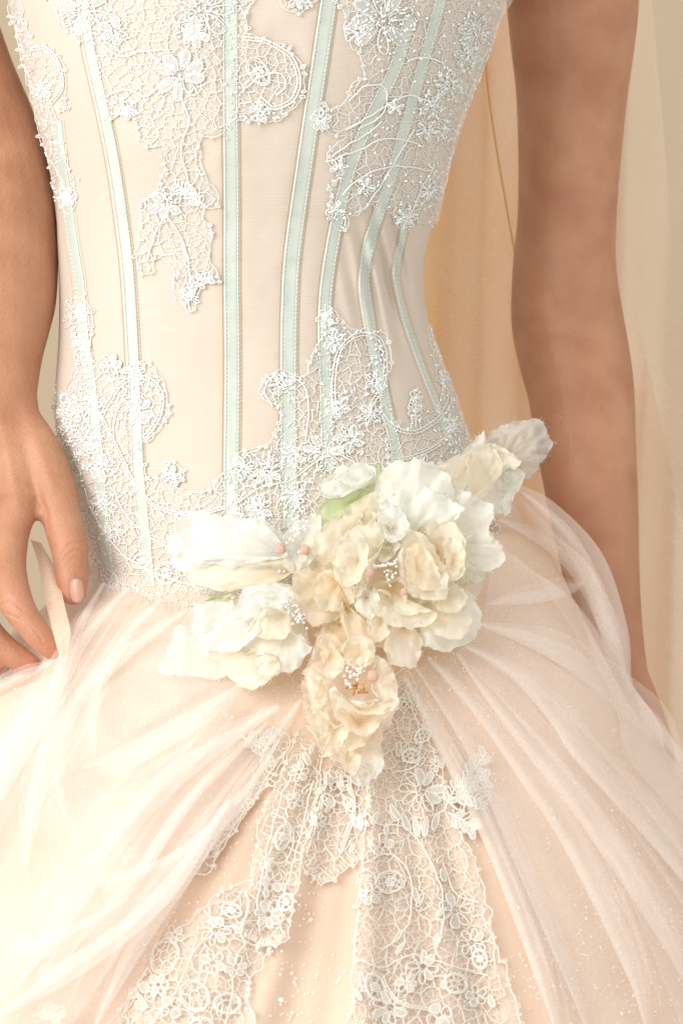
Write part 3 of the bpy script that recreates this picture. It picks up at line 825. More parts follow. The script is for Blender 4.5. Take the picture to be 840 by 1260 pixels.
# ---- glitter flakes sewn into the underskirt
a = Acc(); n = 9000
px = RNG.uniform(-20, 860, n); py = RNG.uniform(660, 1270, n)
keep = (py > WAIST(np.clip(px, 60, 680))+4) & (px > LS(py)+4) & (px < RS(py)-4)
dens = .45 + .55*vn(px/60, py/60, 8); keep &= RNG.random(n) < dens
px, py = px[keep], py[keep]; n = len(px)
c = P(px, py, YS(px, py)-.0015)
r = RNG.uniform(.00028, .0006, n)*np.where((np.abs(px-400) < 60) & (py > 1040), 1.35, 1.0)*(1+.6*(RNG.random(n) < .12)); t = RNG.uniform(0, 6.28, n)
nx, nz = RNG.normal(0, .5, n), RNG.normal(0, .5, n)
V = np.zeros((n, 6, 3))
for k in range(6):
    dx = r*np.cos(t+k*math.pi/3); dz = r*np.sin(t+k*math.pi/3)
    V[:, k] = c + np.stack([dx, dx*nx+dz*nz, dz], -1)
a.add(V.reshape(-1, 3), np.arange(n*6).reshape(-1, 6))
tag(a.build('glitter', M['glitter'], gown, smooth=False), kind='stuff')

# ------------------------------------------------------------------ tulle
def sheet(name, rails, dep, mtl, n=70, m=8, smooth=True, parent=gown, noise=.002, Yf=YS, taper=None, seed=1):
    """cloth lofted through rails (pixel paths); dep = distance in front of the skirt, or ('abs', y)"""
    R = np.array([catmull(r, n) for r in rails])
    Dp = []
    t = np.linspace(0, 1, n)
    for r, d in zip(R, dep):
        if isinstance(d, tuple) and d[0] == 'abs': Dp.append(np.interp(t, np.linspace(0, 1, len(d[1])), d[1]) if np.ndim(d[1]) else np.full(n, d[1]))
        else:
            dd = np.interp(t, np.linspace(0, 1, len(d)), d) if np.ndim(d) else np.full(n, d)
            Dp.append(Yf(r[:, 0], r[:, 1]) - dd)
    Q = np.concatenate([R, np.array(Dp)[..., None]], -1)            # rails x n x 3
    k = len(rails)
    mm = (k-1)*m+1
    out = np.zeros((n, mm, 3))
    for i in range(n):
        col = Q[:, i]
        if smooth:
            u = np.linspace(0, k-1, mm)
            for c_ in range(3): out[i, :, c_] = cub(np.arange(k), col[:, c_])(u) if k > 2 else np.interp(u, np.arange(k), col[:, c_])
        else:
            u = np.linspace(0, k-1, mm)
            for c_ in range(3): out[i, :, c_] = np.interp(u, np.arange(k), col[:, c_])
    y = out[..., 2] - noise*fbm(out[..., 0]/55, out[..., 1]/55, seed, 2)
    a = Acc(); a.add(P(out[..., 0], out[..., 1], y).reshape(-1, 3), grid_faces(n, mm))
    return a.build(name, mtl, parent)
def fold(edge, w, d, side=1, n=70, seed=1, mt='tulle2'):
    """a pleat: the cloth runs under, turns at the visible edge and lies back over itself"""
    e = catmull(edge, n); T = np.gradient(e, axis=0); T /= np.linalg.norm(T, axis=1)[:, None]
    Nn = np.stack([-T[:, 1], T[:, 0]], -1)*side
    g = np.interp(np.linspace(0, 1, n), [0, .3, .75, 1], [.12, .75, .9, .04])[:, None]
    r0 = e + Nn*w*1.5*g; r1 = e + Nn*w*.5*g; r2 = e; r3 = e + Nn*w*.45*g; r4 = e + Nn*w*g*1.0
    a = [tuple(map(tuple, r[::6])) + (tuple(r[-1]),) for r in (r0, r1, r2, r3, r4)]
    return sheet('tulle_fold', a, [d*.4, d*.55, d*.8, d*1.15, d*.95], M[mt], n, 5, True, noise=.0008, seed=seed)

# left overlay: whole swath from the waist and the flowers to the hem
sheet('tulle_layer', [[(108,716),(84,812),(0,858),(-140,935)], [(150,722),(98,840),(40,1000),(-60,1320)], [(230,745),(150,900),(70,1080),(0,1340)], [(330,800),(230,940),(120,1120),(50,1340)], [(378,858),(300,980),(210,1130),(108,1330)]],
      [(.004,.03,.03,.03), (.004,.022,.02,.012), (.004,.026,.03,.02), (.004,.022,.028,.02), (.004,.010,.012,.008)], M['tulle'], 90, 10, noise=.004, seed=4)
sheet('tulle_layer', [[(116,716),(40,850),(-40,980),(-160,1140)], [(190,735),(90,900),(0,1060),(-100,1320)], [(280,790),(180,920),(60,1100),(-40,1340)], [(365,865),(270,990),(150,1170),(40,1340)]],
      [(.003,.045,.04,.03), (.004,.035,.04,.03), (.004,.04,.045,.03), (.004,.018,.022,.012)], M['tulle'], 90, 10, noise=.005, seed=9)
for e, w, d, s in [
  ([(372,862),(310,965),(250,1062),(190,1150),(112,1275)], 26, .020, 1),
  ([(345,872),(262,935),(180,1010),(92,1132),(20,1220)], 40, .030, 1),
  ([(300,838),(222,880),(150,918),(95,948)], 34, .036, -1),
  ([(285,985),(210,1108),(100,1200),(-10,1258)], 30, .036, 1),
  ([(160,1102),(100,1132),(50,1150),(-10,1164)], 22, .040, -1),
  ([(232,752),(150,820),(96,880),(80,960),(84,1010)], 24, .026, 1),
  ([(160,724),(110,790),(84,850),(60,960),(30,1080)], 24, .030, 1),
  ([(200,738),(160,790),(130,850),(118,930)], 18, .024, 1),
  ([(130,718),(100,780),(70,870),(20,960),(-30,1060)], 26, .034, 1),
  ([(360,885),(285,985),(190,1060),(60,1080)], 22, .028, -1),
  ([(72,812),(40,832),(0,852),(-50,880)], 16, .045, 1),
  ([(330,890),(230,1000),(170,1090),(90,1170)], 18, .024, 1)]:
    fold(e, w, d, s, seed=random.randint(1, 90))
def fan(rails, count, wr, d, side, t0=(0, .25), t1=(.7, 1.0)):
    R = [catmull(r, 40) for r in rails]
    for _ in range(count):
        u = random.uniform(0, len(R)-1.001); i = int(u); f = u-i
        p = R[i]*(1-f)+R[i+1]*f
        p = p[int(40*random.uniform(*t0)):int(40*random.uniform(*t1))]
        p = p + np.stack([5*fbm(np.linspace(0, 2, len(p)), np.zeros(len(p)), random.randint(1, 99), 2), np.zeros(len(p))], -1)
        fold([tuple(q) for q in p[::5]], random.uniform(*wr), random.uniform(*d), random.choice(side), 50, seed=random.randint(1, 90), mt='tulle3')
fan([[(116,716),(40,850),(-40,980),(-160,1140)], [(190,735),(90,900),(0,1060),(-100,1320)], [(280,790),(180,920),(60,1100),(-40,1340)], [(365,865),(270,990),(150,1170),(60,1340)]], 13, (5, 18), (.02, .042), (1, -1))
# right overlay
fan([[(500,832),(556,945),(630,1110),(690,1330)], [(530,815),(615,905),(705,1045),(810,1330)], [(565,800),(655,880),(770,1020),(920,1260)], [(590,770),(719,841),(840,948),(960,1080)]], 12, (4, 11), (.012, .026), (-1, 1))
sheet('tulle_layer', [[(492,835),(556,960),(630,1120),(690,1330)], [(530,815),(615,905),(705,1045),(810,1330)], [(565,800),(655,880),(770,1020),(920,1260)], [(590,770),(719,841),(840,948),(960,1080)]],
      [(.004,.009,.010,.010), (.004,.013,.015,.012), (.004,.02,.02,.016), (.005,.028,.03,.03)], M['tulle'], 90, 10, noise=.003, seed=14)
sheet('tulle_layer', [[(560,802),(640,890),(740,1030),(860,1320)], [(590,775),(700,845),(820,960),(950,1140)], [(600,720),(700,740),(782,850),(880,980)], [(606,668),(652,700),(700,770),(770,880)]],
      [(.004,.022,.02,.02), (.004,.034,.036,.03), (.005,.03,.03,.02), (.005,.02,.016,.010)], M['tulle'], 90, 10, noise=.004, seed=19)
for e, w, d, s in [
  ([(498,838),(545,935),(600,1050),(690,1290)], 24, .014, -1),
  ([(524,810),(593,893),(640,962),(692,1042),(770,1200),(800,1290)], 30, .018, -1),
  ([(560,805),(620,893),(703,1000),(780,1110),(860,1240)], 26, .022, -1),
  ([(572,797),(631,837),(679,893),(707,936),(766,1000),(860,1110)], 30, .032, -1),
  ([(588,770),(659,801),(719,841),(780,893),(850,958)], 34, .036, -1),
  ([(600,745),(660,742),(705,730),(722,712)], 20, .028, -1),
  ([(612,640),(665,672),(705,712),(740,780),(775,850)], 20, .020, -1),
  ([(510,822),(575,930),(640,1080),(730,1290)], 16, .012, -1)]:
    fold(e, w, d, s, seed=random.randint(1, 90))
# puffs standing away from the hip on the right
sil = [(633,594),(681,618),(741,682),(772,775),(777,838),(792,862),(813,896),(819,926),(850,962),(905,1030)]
def shift(pts, dx, dy): return [(x+dx*k, y+dy*k) for (x, y), k in zip(pts, (.3, .8, 1, 1, .6, .7, 1, .8, .8, .8))]
sheet('tulle_puff', [shift(sil, -46, 26), shift(sil, -18, 9), sil, shift(sil, -12, 8), shift(sil, -30, 18)],
      [.012, ('abs', (-.06, -.066, -.06, -.06, -.07, -.09)), ('abs', (-.01, .0, .01, .01, .0, -.02)), ('abs', (.02, .022, .025, .03, .03, .03)), ('abs', (.035, .04, .045, .05, .05, .05))], M['puff'], 120, 10, noise=.004, seed=23)
fold([(645,606),(700,648),(742,720),(764,790),(772,850)], 18, -.004, 1, seed=42)
fold([(786,862),(800,890),(806,925),(830,965)], 12, -.004, 1, seed=43)
fold([(640,612),(690,662),(728,700),(752,760),(765,830)], 16, .012, 1, seed=41)

# ------------------------------------------------------------------ the bride's body
def tube_rings(bm, path, seg=20, n=40):
    """closed tube: rows of (px, py, y, rx, ry) with rx in pixels and ry as a share of rx"""
    q = catmull(path, n)
    ctr = P(q[:, 0], q[:, 1], q[:, 2])
    k = (D+q[:, 2])/D*S
    T = np.gradient(ctr, axis=0); T /= np.linalg.norm(T, axis=1)[:, None]
    U = np.cross(T, np.array([0, -1., 0])); U /= np.linalg.norm(U, axis=1)[:, None]
    W = np.cross(U, T)
    rings = []
    def ring(c, u, w, a, b): return [bm.verts.new(c + u*math.cos(t)*a + w*math.sin(t)*b) for t in np.linspace(0, 2*math.pi, seg, endpoint=False)]
    r0 = q[0, 3]*k[0]; r1 = q[-1, 3]*k[-1]
    for f in (.95, .75, .4):
        rings.append(ring(ctr[0]-T[0]*r0*f, U[0], W[0], r0*math.sqrt(1-f*f), r0*q[0, 4]*math.sqrt(1-f*f)))
    for i in range(n): rings.append(ring(ctr[i], U[i], W[i], q[i, 3]*k[i], q[i, 3]*k[i]*q[i, 4]))
    for f in (.4, .75, .95):
        rings.append(ring(ctr[-1]+T[-1]*r1*f, U[-1], W[-1], r1*math.sqrt(1-f*f), r1*q[-1, 4]*math.sqrt(1-f*f)))
    for a_, b_ in zip(rings, rings[1:]):
        for j in range(seg): bm.faces.new((a_[j], a_[(j+1) % seg], b_[(j+1) % seg], b_[j]))
    bm.faces.new(rings[0][::-1]); bm.faces.new(rings[-1])

bm = bmesh.new()
# trunk inside the gown, up to the shoulders and neck
tube_rings(bm, [(350,980,.0,230,.55),(360,760,.0,235,.5),(330,600,.0,225,.5),(305,400,.0,205,.5),(310,200,.0,225,.5),(318,0,.0,275,.46),(318,-160,.0,300,.40),(318,-300,.01,300,.34),(318,-390,.02,240,.34),(318,-440,.02,120,.75),(318,-560,.0,98,.95)], 36, 70)
# her left arm (on the right of the picture)
tube_rings(bm, [(600,-340,.03,95,.9),(668,-260,.05,98,.95),(700,-120,.085,90,1),(704,0,.11,82,1.02),(704,60,.118,76,1.02),(703,120,.124,68.5,1.05),(700,200,.13,63,1.05),(697,270,.134,61,1.05),(694,330,.135,64,1.0),(697,390,.132,69,.97),(704,430,.126,69,.97),(714,480,.118,66,.95),(720,540,.11,62,.95),(729,620,.1,56,.95),(740,710,.09,47,.92),(752,780,.082,39,.88),(764,840,.075,34,.85)], 28, 90)
# that hand hangs behind the skirt
tube_rings(bm, [(764,830,.075,33,.8),(772,880,.08,44,.55),(780,930,.085,50,.5),(784,960,.09,46,.5)], 20, 20)
for ddx, ln, rr in ((-32, 130, 14), (-11, 150, 15), (11, 142, 15), (32, 112, 13)):
    tube_rings(bm, [(782+ddx,950,.088,rr,1),(784+ddx*1.05,950+ln*.45,.085,rr*.95,1),(786+ddx,950+ln*.78,.073,rr*.85,1),(786+ddx*.95,950+ln,.065,rr*.7,1)], 14, 16)
tube_rings(bm, [(752,870,.065,20,1),(736,920,.05,18,1),(734,970,.04,15,1)], 14, 16)
# her right arm (left of the picture)
tube_rings(bm, [(40,-340,.02,95,.9),(-30,-260,.03,95,.95),(-100,-120,.04,84,1),(-88,0,.045,78,1),(-64,90,.04,80,1),(-36,170,.03,84,1),(-20,230,.02,84,1),(-12,300,.008,84,.95),(-10,370,-.005,80,.92),(-8,410,-.014,70,.9),(-5,450,-.02,57,.85),(-2,490,-.026,48,.8)], 28, 90)
def yh(v): return v
# palm: five rays fused, then fingers
tube_rings(bm, [(-2,475,-.024,46,.75),(0,520,-.032,50,.6),(2,570,-.045,46,.5),(6,620,-.060,34,.5)], 20, 24)
for (x0, y0, yy0, x1, y1, yy1, r0, r1) in ((12,510,-.03,24,628,-.072,30,24),(-12,510,-.03,-20,648,-.074,30,24),(-30,510,-.026,-62,645,-.066,28,23),(-45,515,-.02,-98,628,-.055,26,20)):
    tube_rings(bm, [(x0,y0,yy0,r0,.8),((x0+x1)/2,(y0+y1)/2,(yy0+yy1)/2-.002,(r0+r1)/2,.75),(x1,y1,yy1,r1,.85)], 18, 20)
# thumb and the web beside it
tube_rings(bm, [(22,520,-.032,30,.8),(46,560,-.046,32,.85),(66,605,-.062,29,.9),(76,638,-.076,25,.92),(85,672,-.088,23.5,.92),(87,690,-.094,22,.9),(89,712,-.1,21,.82),(90,728,-.103,18,.72)], 20, 60)
tube_rings(bm, [(54,590,-.058,28,.6),(40,612,-.064,26,.55),(20,630,-.070,24,.6)], 16, 16)
# fingers
tube_rings(bm, [(22,625,-.072,25,.9),(14,660,-.090,22.5,.95),(12,700,-.110,21.5,.95),(19,738,-.128,22,.95),(34,764,-.134,18.5,.95),(48,782,-.137,17.5,.92),(60,796,-.138,14.5,.85),(64,801,-.138,12.5,.8)], 18, 50)
tube_rings(bm, [(-20,645,-.070,24,.9),(-30,700,-.092,22,.95),(-30,744,-.104,21,.95),(-18,774,-.109,20,.95),(4,796,-.112,17.5,.95),(22,809,-.114,16.5,.92),(36,816,-.115,13.5,.85)], 18, 50)
tube_rings(bm, [(-62,645,-.066,23,.9),(-72,710,-.09,21,.95),(-60,770,-.104,20,.95),(-30,805,-.108,17,.95),(-8,822,-.11,13,.85)], 18, 40)
tube_rings(bm, [(-98,628,-.055,20,.9),(-112,690,-.074,18,.95),(-104,745,-.088,17,.95),(-76,780,-.092,14,.95),(-60,790,-.094,11,.9)], 18, 40)
bm.normal_update()
me = bpy.data.meshes.new('body'); bm.to_mesh(me); bm.free()
tmp = bpy.data.objects.new('body', me); C.objects.link(tmp)
md = tmp.modifiers.new('r', 'REMESH'); md.mode = 'VOXEL'; md.voxel_size = .0021
sm = tmp.modifiers.new('s', 'SMOOTH'); sm.factor = .5; sm.iterations = 7
dg = bpy.context.evaluated_depsgraph_get()
me2 = bpy.data.meshes.new_from_object(tmp.evaluated_get(dg))
bpy.data.objects.remove(tmp)
# finer faces on the hand, then knuckle creases and tendons
bm = bmesh.new(); bm.from_mesh(me2)
def tops(z, x): return (630-(z-ZC)/S)
zlo, zhi = ZC+(630-840)*S, ZC+(630-560)*S
ed = [e for e in bm.edges if all(zlo < v.co.z < zhi and v.co.x < (112-420)*S*.97 and v.co.x > (-20-420)*S and v.co.y < -.02 for v in e.verts)]
bmesh.ops.subdivide_edges(bm, edges=ed, cuts=2, use_grid_fill=True)
bm.to_mesh(me2); bm.free()
n = len(me2.vertices); co = np.zeros(n*3); me2.vertices.foreach_get('co', co); co = co.reshape(-1, 3)
kk = (D+co[:, 1])/D*S
vx = 420+co[:, 0]/kk; vy = 630-(co[:, 2]-ZC)/kk
no = np.zeros(n*3); me2.vertices.foreach_get('normal', no); no = no.reshape(-1, 3)
front = np.clip(-no[:, 1], 0, 1)
def crease(pts, depth, wid):
    q = catmull(pts, 24)
    near = (np.abs(vx-q[:, 0].mean()) < 90) & (np.abs(vy-q[:, 1].mean()) < 90) & (front > 0) & ((vx < 118) | (vx > 600))
    idx = np.where(near)[0]
    if not len(idx): return
    d = np.sqrt(((vx[idx, None]-q[None, :, 0])**2+(vy[idx, None]-q[None, :, 1])**2).min(1))
    co[idx] -= no[idx]*(depth*(.5 if depth > 0 else .8)*np.exp(-(d/wid)**2)*front[idx])[:, None]
for pts, dp, wd in [([(74,679),(88,668),(103,667)], .0017, 1.6), ([(76,688),(92,677),(107,680)], .0016, 1.5), ([(80,694),(94,686),(107,688)], .0010, 1.4), ([(84,660),(94,656),(102,658)], .00055, 1.5),
   ([(0,745),(13,740),(28,750)], .0017, 1.6), ([(2,753),(12,757),(24,762)], .0015, 1.5), ([(4,760),(14,764),(22,768)], .00055, 1.4), ([(36,770),(46,778),(52,790)], .0006, 1.6), ([(42,776),(50,784),(55,794)], .0006, 1.5),
   ([(46,612),(55,628),(58,650)], .0026, 4), ([(40,595),(50,610),(56,632)], .0014, 5),
   ([(640,404),(672,392),(705,402)], .0018, 7), ([(676,372),(690,388),(694,408)], .0022, 9), ([(660,420),(690,410),(720,424)], .00055, 6), ([(18,204),(36,212),(50,226)], .0014, 6)]:
    crease(pts, dp, wd)
# tendons and knuckle bumps on the back of the hand
for (p0, p1, h, w) in (((0,510),(22,620),.0018,7), ((-12,510),(-20,640),.0018,7), ((30,500),(64,596),.0012,7)):
    crease([p0, ((p0[0]+p1[0])/2, (p0[1]+p1[1])/2), p1], -h, w)
crease([(690,392),(700,405),(712,420)], .0, 5)
me2.vertices.foreach_set('co', co.ravel()); me2.update()
fl_ = np.zeros(n)
for hx, hy, hr, hs in ((92,730,22,.9), (88,676,20,.55), (66,800,24,1.0), (40,815,24,1.0), (16,745,22,.6), (58,640,16,.7), (22,640,24,.3), (45,780,20,.5), (-10,770,24,.5)):
    fl_ = np.maximum(fl_, hs*np.exp(-((vx-hx)**2+(vy-hy)**2)/hr**2))
at = me2.attributes.new('flush', 'FLOAT', 'POINT'); at.data.foreach_set('value', fl_.astype(np.float32))
me2.materials.clear(); me2.materials.append(M['skin'])
me2.polygons.foreach_set('use_smooth', np.full(len(me2.polygons), True))
me2.name = 'person'
person = bpy.data.objects.new('person', me2); C.objects.link(person)
tag(person, 'person in strapless peach gown, arms at sides, one hand pinching the tulle', 'person')
# fingernails
def nail(px, py, y, w, h, ang, tilt):
    a = Acc(); u = np.linspace(-1, 1, 9); v = np.linspace(0, 1, 9)
    U, Vv = np.meshgrid(u, v)
    wid = np.interp(Vv, [0, .2, .7, 1], [.75, .95, 1, .72])
    X = U*w/2*wid; Yp = Vv*h + (1-U**2)*.08*h*np.where(Vv > .5, 1, -1)
    ca, sa = math.cos(ang), math.sin(ang)
    x = px + X*ca - Yp*sa; yy = py + X*sa + Yp*ca
    dep = y + .0036*U**2 + tilt*Vv - .0008*np.sin(Vv*3.1)
    a.add(P(x, yy, dep).reshape(-1, 3), grid_faces(9, 9)[:, ::-1])
    o = a.build('fingernail', M['nail'], person)
    o.modifiers.new('t', 'SOLIDIFY').thickness = .0005
nail(93.5, 714, -.1128, 19, 26, -.08, -.0005)

# ------------------------------------------------------------------ ribbon pinched in the hand
R1 = [[(38,664),(47,692),(54,730),(62,765),(72,803)], [(50,668),(60,694),(66,730),(73,765),(77,806)], [(54,674),(70,704),(81,750),(87,778),(82,808)]]
rib = sheet('mesh_ribbon', R1, [('abs', (-.06,-.085,-.11,-.135,-.158)), ('abs', (-.062,-.09,-.116,-.14,-.16)), ('abs', (-.06,-.088,-.118,-.144,-.158))], M['ribbon'], 50, 5, parent=None, noise=.001)
tag(rib, 'narrow peach mesh ribbon running down from under the thumb of the left hand in view', 'ribbon')
sheet('ribbon_tail', [[(73,803),(66,830),(58,870),(48,930)], [(77,806),(76,830),(70,870),(62,930)], [(82,808),(84,830),(80,870),(74,930)]], [('abs', (-.158,-.17,-.185,-.2)), ('abs', (-.160,-.175,-.19,-.206)), ('abs', (-.158,-.172,-.188,-.204))], M['puff'], 40, 4, parent=rib, noise=.001)

# ------------------------------------------------------------------ veil behind
veil = tag(empty('veil', (0, .3, 0)), 'long sheer peach veil hanging in soft folds behind the gown', 'veil')
def curtain(name, x0, x1, y, m, amp, per, z0=-400, z1=1500, seed=1, slope0=0, slope1=0):
    n, k = 60, 90
    v = np.linspace(z0, z1, n)[:, None]; u = np.linspace(0, 1, k)[None]
    xa = np.interp(v, *x0); xb = np.interp(v, *x1)
    px = xa+(xb-xa)*u
    yy = y + amp*np.sin(px/per+v/900+seed) + amp*.5*np.sin(px/per*2.3+seed*2+v/500) + .004*fbm(px/80, v/200, seed)
    a = Acc(); a.add(P(px, v+0*px, yy).reshape(-1, 3), grid_faces(n, k))
    return a.build(name, m, veil)
curtain('veil_panel', ([-400,1500], [470,440]), ([-400,0,180,420,640,1500], [690,690,690,690,700,720]),   .30, M['veil'], .022, 36, seed=2)
curtain('veil_panel', ([-400,1500], [520,520]), ([-400,0,180,420,640,1500], [700,740,757,790,840,960]), .33, M['veil2'], .03, 26, seed=3)
curtain('veil_panel', ([-400,1500], [500,480]), ([-400,0,164,420,640,1500], [790,801,816,834,846,880]), .36, M['veil2'], .034, 31, seed=5)
curtain('veil_panel', ([-400,1500], [560,520]), ([-400,0,300,600,1500], [640,650,660,672,690]), .24, M['veil2'], .016, 27, seed=8)
a = Acc()
q = catmull([(588,-60),(596,60),(600,110),(610,180),(622,250),(633,312),(646,400),(662,520)], 60)
path_tube(a, P(q[:, 0], q[:, 1], .215), .0008, 0, 6)
a.build('veil_seam', M['veil_seam'], veil)

# ------------------------------------------------------------------ silk flowers at the hip
def outline_petal(parent, base, outl, h0, h1, bulge, ruf, fr, mtl, y0, seed, crum=1.0, ns=16, rim=.004):
    """one silk petal: grows from its base to a free outline, cupped, crumpled and ruffled at the rim"""
    nt = max(36, len(outl)*7)
    O = catmull(outl, nt, closed=True); b = np.array(base, float)
    t = np.arange(nt)/nt
    rad = np.linalg.norm(O-b, axis=1).mean()
    O = O + (O-b)*(.028*fbm(t*22, 0*t+seed, seed, 2))[:, None]
    s = np.linspace(0, 1, ns)**.85
    Q = b + (O-b)[None]*s[:, None, None]
    x, y = Q[..., 0], Q[..., 1]
    S_ = s[:, None]; 
    ph = seed*1.7
    tt = t + .09*np.sin(2*math.pi*t+ph) + .05*np.sin(4*math.pi*t+2*ph)
    am = .55+.75*np.abs(np.sin(2*math.pi*t*1.5+ph*1.3))
    w = .8*ruf*S_**2*(am*np.sin(2*math.pi*fr*.62*tt+ph))[None] + ruf*.4*S_**5*np.sin(2*math.pi*fr*1.7*tt+ph*2.1)[None]
    ridg = 1-2*np.abs(fbm(x/24+seed, y/24, seed, 3))
    ridg2 = 1-2*np.abs(fbm(x/9+seed, y/9, seed+5, 2))
    ridg3 = 1-2*np.abs(fbm(t[None]*24+seed, S_*2.2+0*t[None], seed+8, 2))
    cr = crum*(.0018*ridg*(.3+S_) + .0006*ridg2 + .0009*ridg3*S_)
    h = h0+(h1-h0)*S_ + bulge*np.sin(math.pi*S_) + w + cr + rim*np.clip((S_-.85)/.15, 0, 1)**2*(.5+.8*vn(t*13, 0*t, seed)[None])
    E = np.minimum(YB(np.clip(x, 100, 610), y), YSs(x, y)); yb = np.clip(E-y0[1], -.09, .012)
    y0 = y0[0] + yb
    k = np.clip((S_-.8)/.2, 0, 1)
    x = x + 2.2*k*fbm(x/7, y/7, seed+9, 2); y = y + 2.2*k*fbm(x/7+40, y/7, seed+11, 2)
    a = Acc()
    V = P(x, y, y0-h)
    a.add(V.reshape(-1, 3), grid_faces(ns, nt, close_v=True)[:, ::-1])
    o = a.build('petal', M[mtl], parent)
    rimp = V[-1]; inn = V[-3]; d_ = rimp-inn; d_ /= np.linalg.norm(d_, axis=1)[:, None]+1e-9
    pick = RNG.integers(0, nt, int(nt*.8)); fr_ = Acc()
    A_ = rimp[pick] + RNG.normal(0, .0006, (len(pick), 3)); e_ = d_[pick]*RNG.uniform(.0006, .0022, (len(pick), 1)) + RNG.normal(0, .0007, (len(pick), 3))
    seg_tubes(fr_, A_-e_*.4, A_+e_, .00013, 0, 3)
    tag(fr_.build('frayed_edge', M[mtl], o), kind='stuff')
    dy = np.clip(1-S_*1.25, 0, 1)*(.8+.5*vn(t*9, 0*t, seed)[None]) + .25*np.clip(vn(x/30, y/30, seed+3), 0, 1)  # tint strongest at the petal base, fading outward, plus random patches
    at = o.data.attributes.new('tint', 'FLOAT', 'POINT'); at.data.foreach_set('value', dy.ravel().astype(np.float32))
    return o
UV = None
def round_bead(parent, px, py, y, r, mtl, name='bead'):
    bm_ = bmesh.new(); bmesh.ops.create_uvsphere(bm_, u_segments=9, v_segments=6, radius=r*.88)
    me_ = bpy.data.meshes.new(name); bm_.to_mesh(me_); bm_.free()
    me_.polygons.foreach_set('use_smooth', np.full(len(me_.polygons), False)); me_.materials.append(M[mtl])
    o = bpy.data.objects.new(name, me_); C.objects.link(o); o.parent = parent
    w = P(px, py, y); o.location = Vector(w) - parent.location
    return o
def seedbeads(parent, pts, y, mtl, sp=0, n=0):
    a = Acc()
    q = np.array(pts, float)
    if n: q = q[RNG.integers(len(q), size=n)] + RNG.normal(0, sp, (n, 2))
    r = RNG.uniform(.0009, .0013, len(q))
    beads(a, P(q[:, 0], q[:, 1], y+RNG.normal(0, .0015, len(q))), RNG.uniform(0, 3, len(q)), r*1.1, r)
    tag(a.build('seed_beads', M[mtl], parent), kind='stuff')
GR = 'silk flowers sewn at the hip'
def flower(name, label, cx, cy, petals, back=.0):
    E0 = float(np.minimum(YB(np.clip(cx, 100, 600), cy), YSs(cx, cy))); y0 = E0 - back
    e = tag(empty(name, tuple(P(cx, cy, y0))), label, 'silk flower', GR)
    for i, p in enumerate(petals):
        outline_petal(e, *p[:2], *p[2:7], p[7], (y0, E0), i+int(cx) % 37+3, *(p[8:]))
    return e, y0

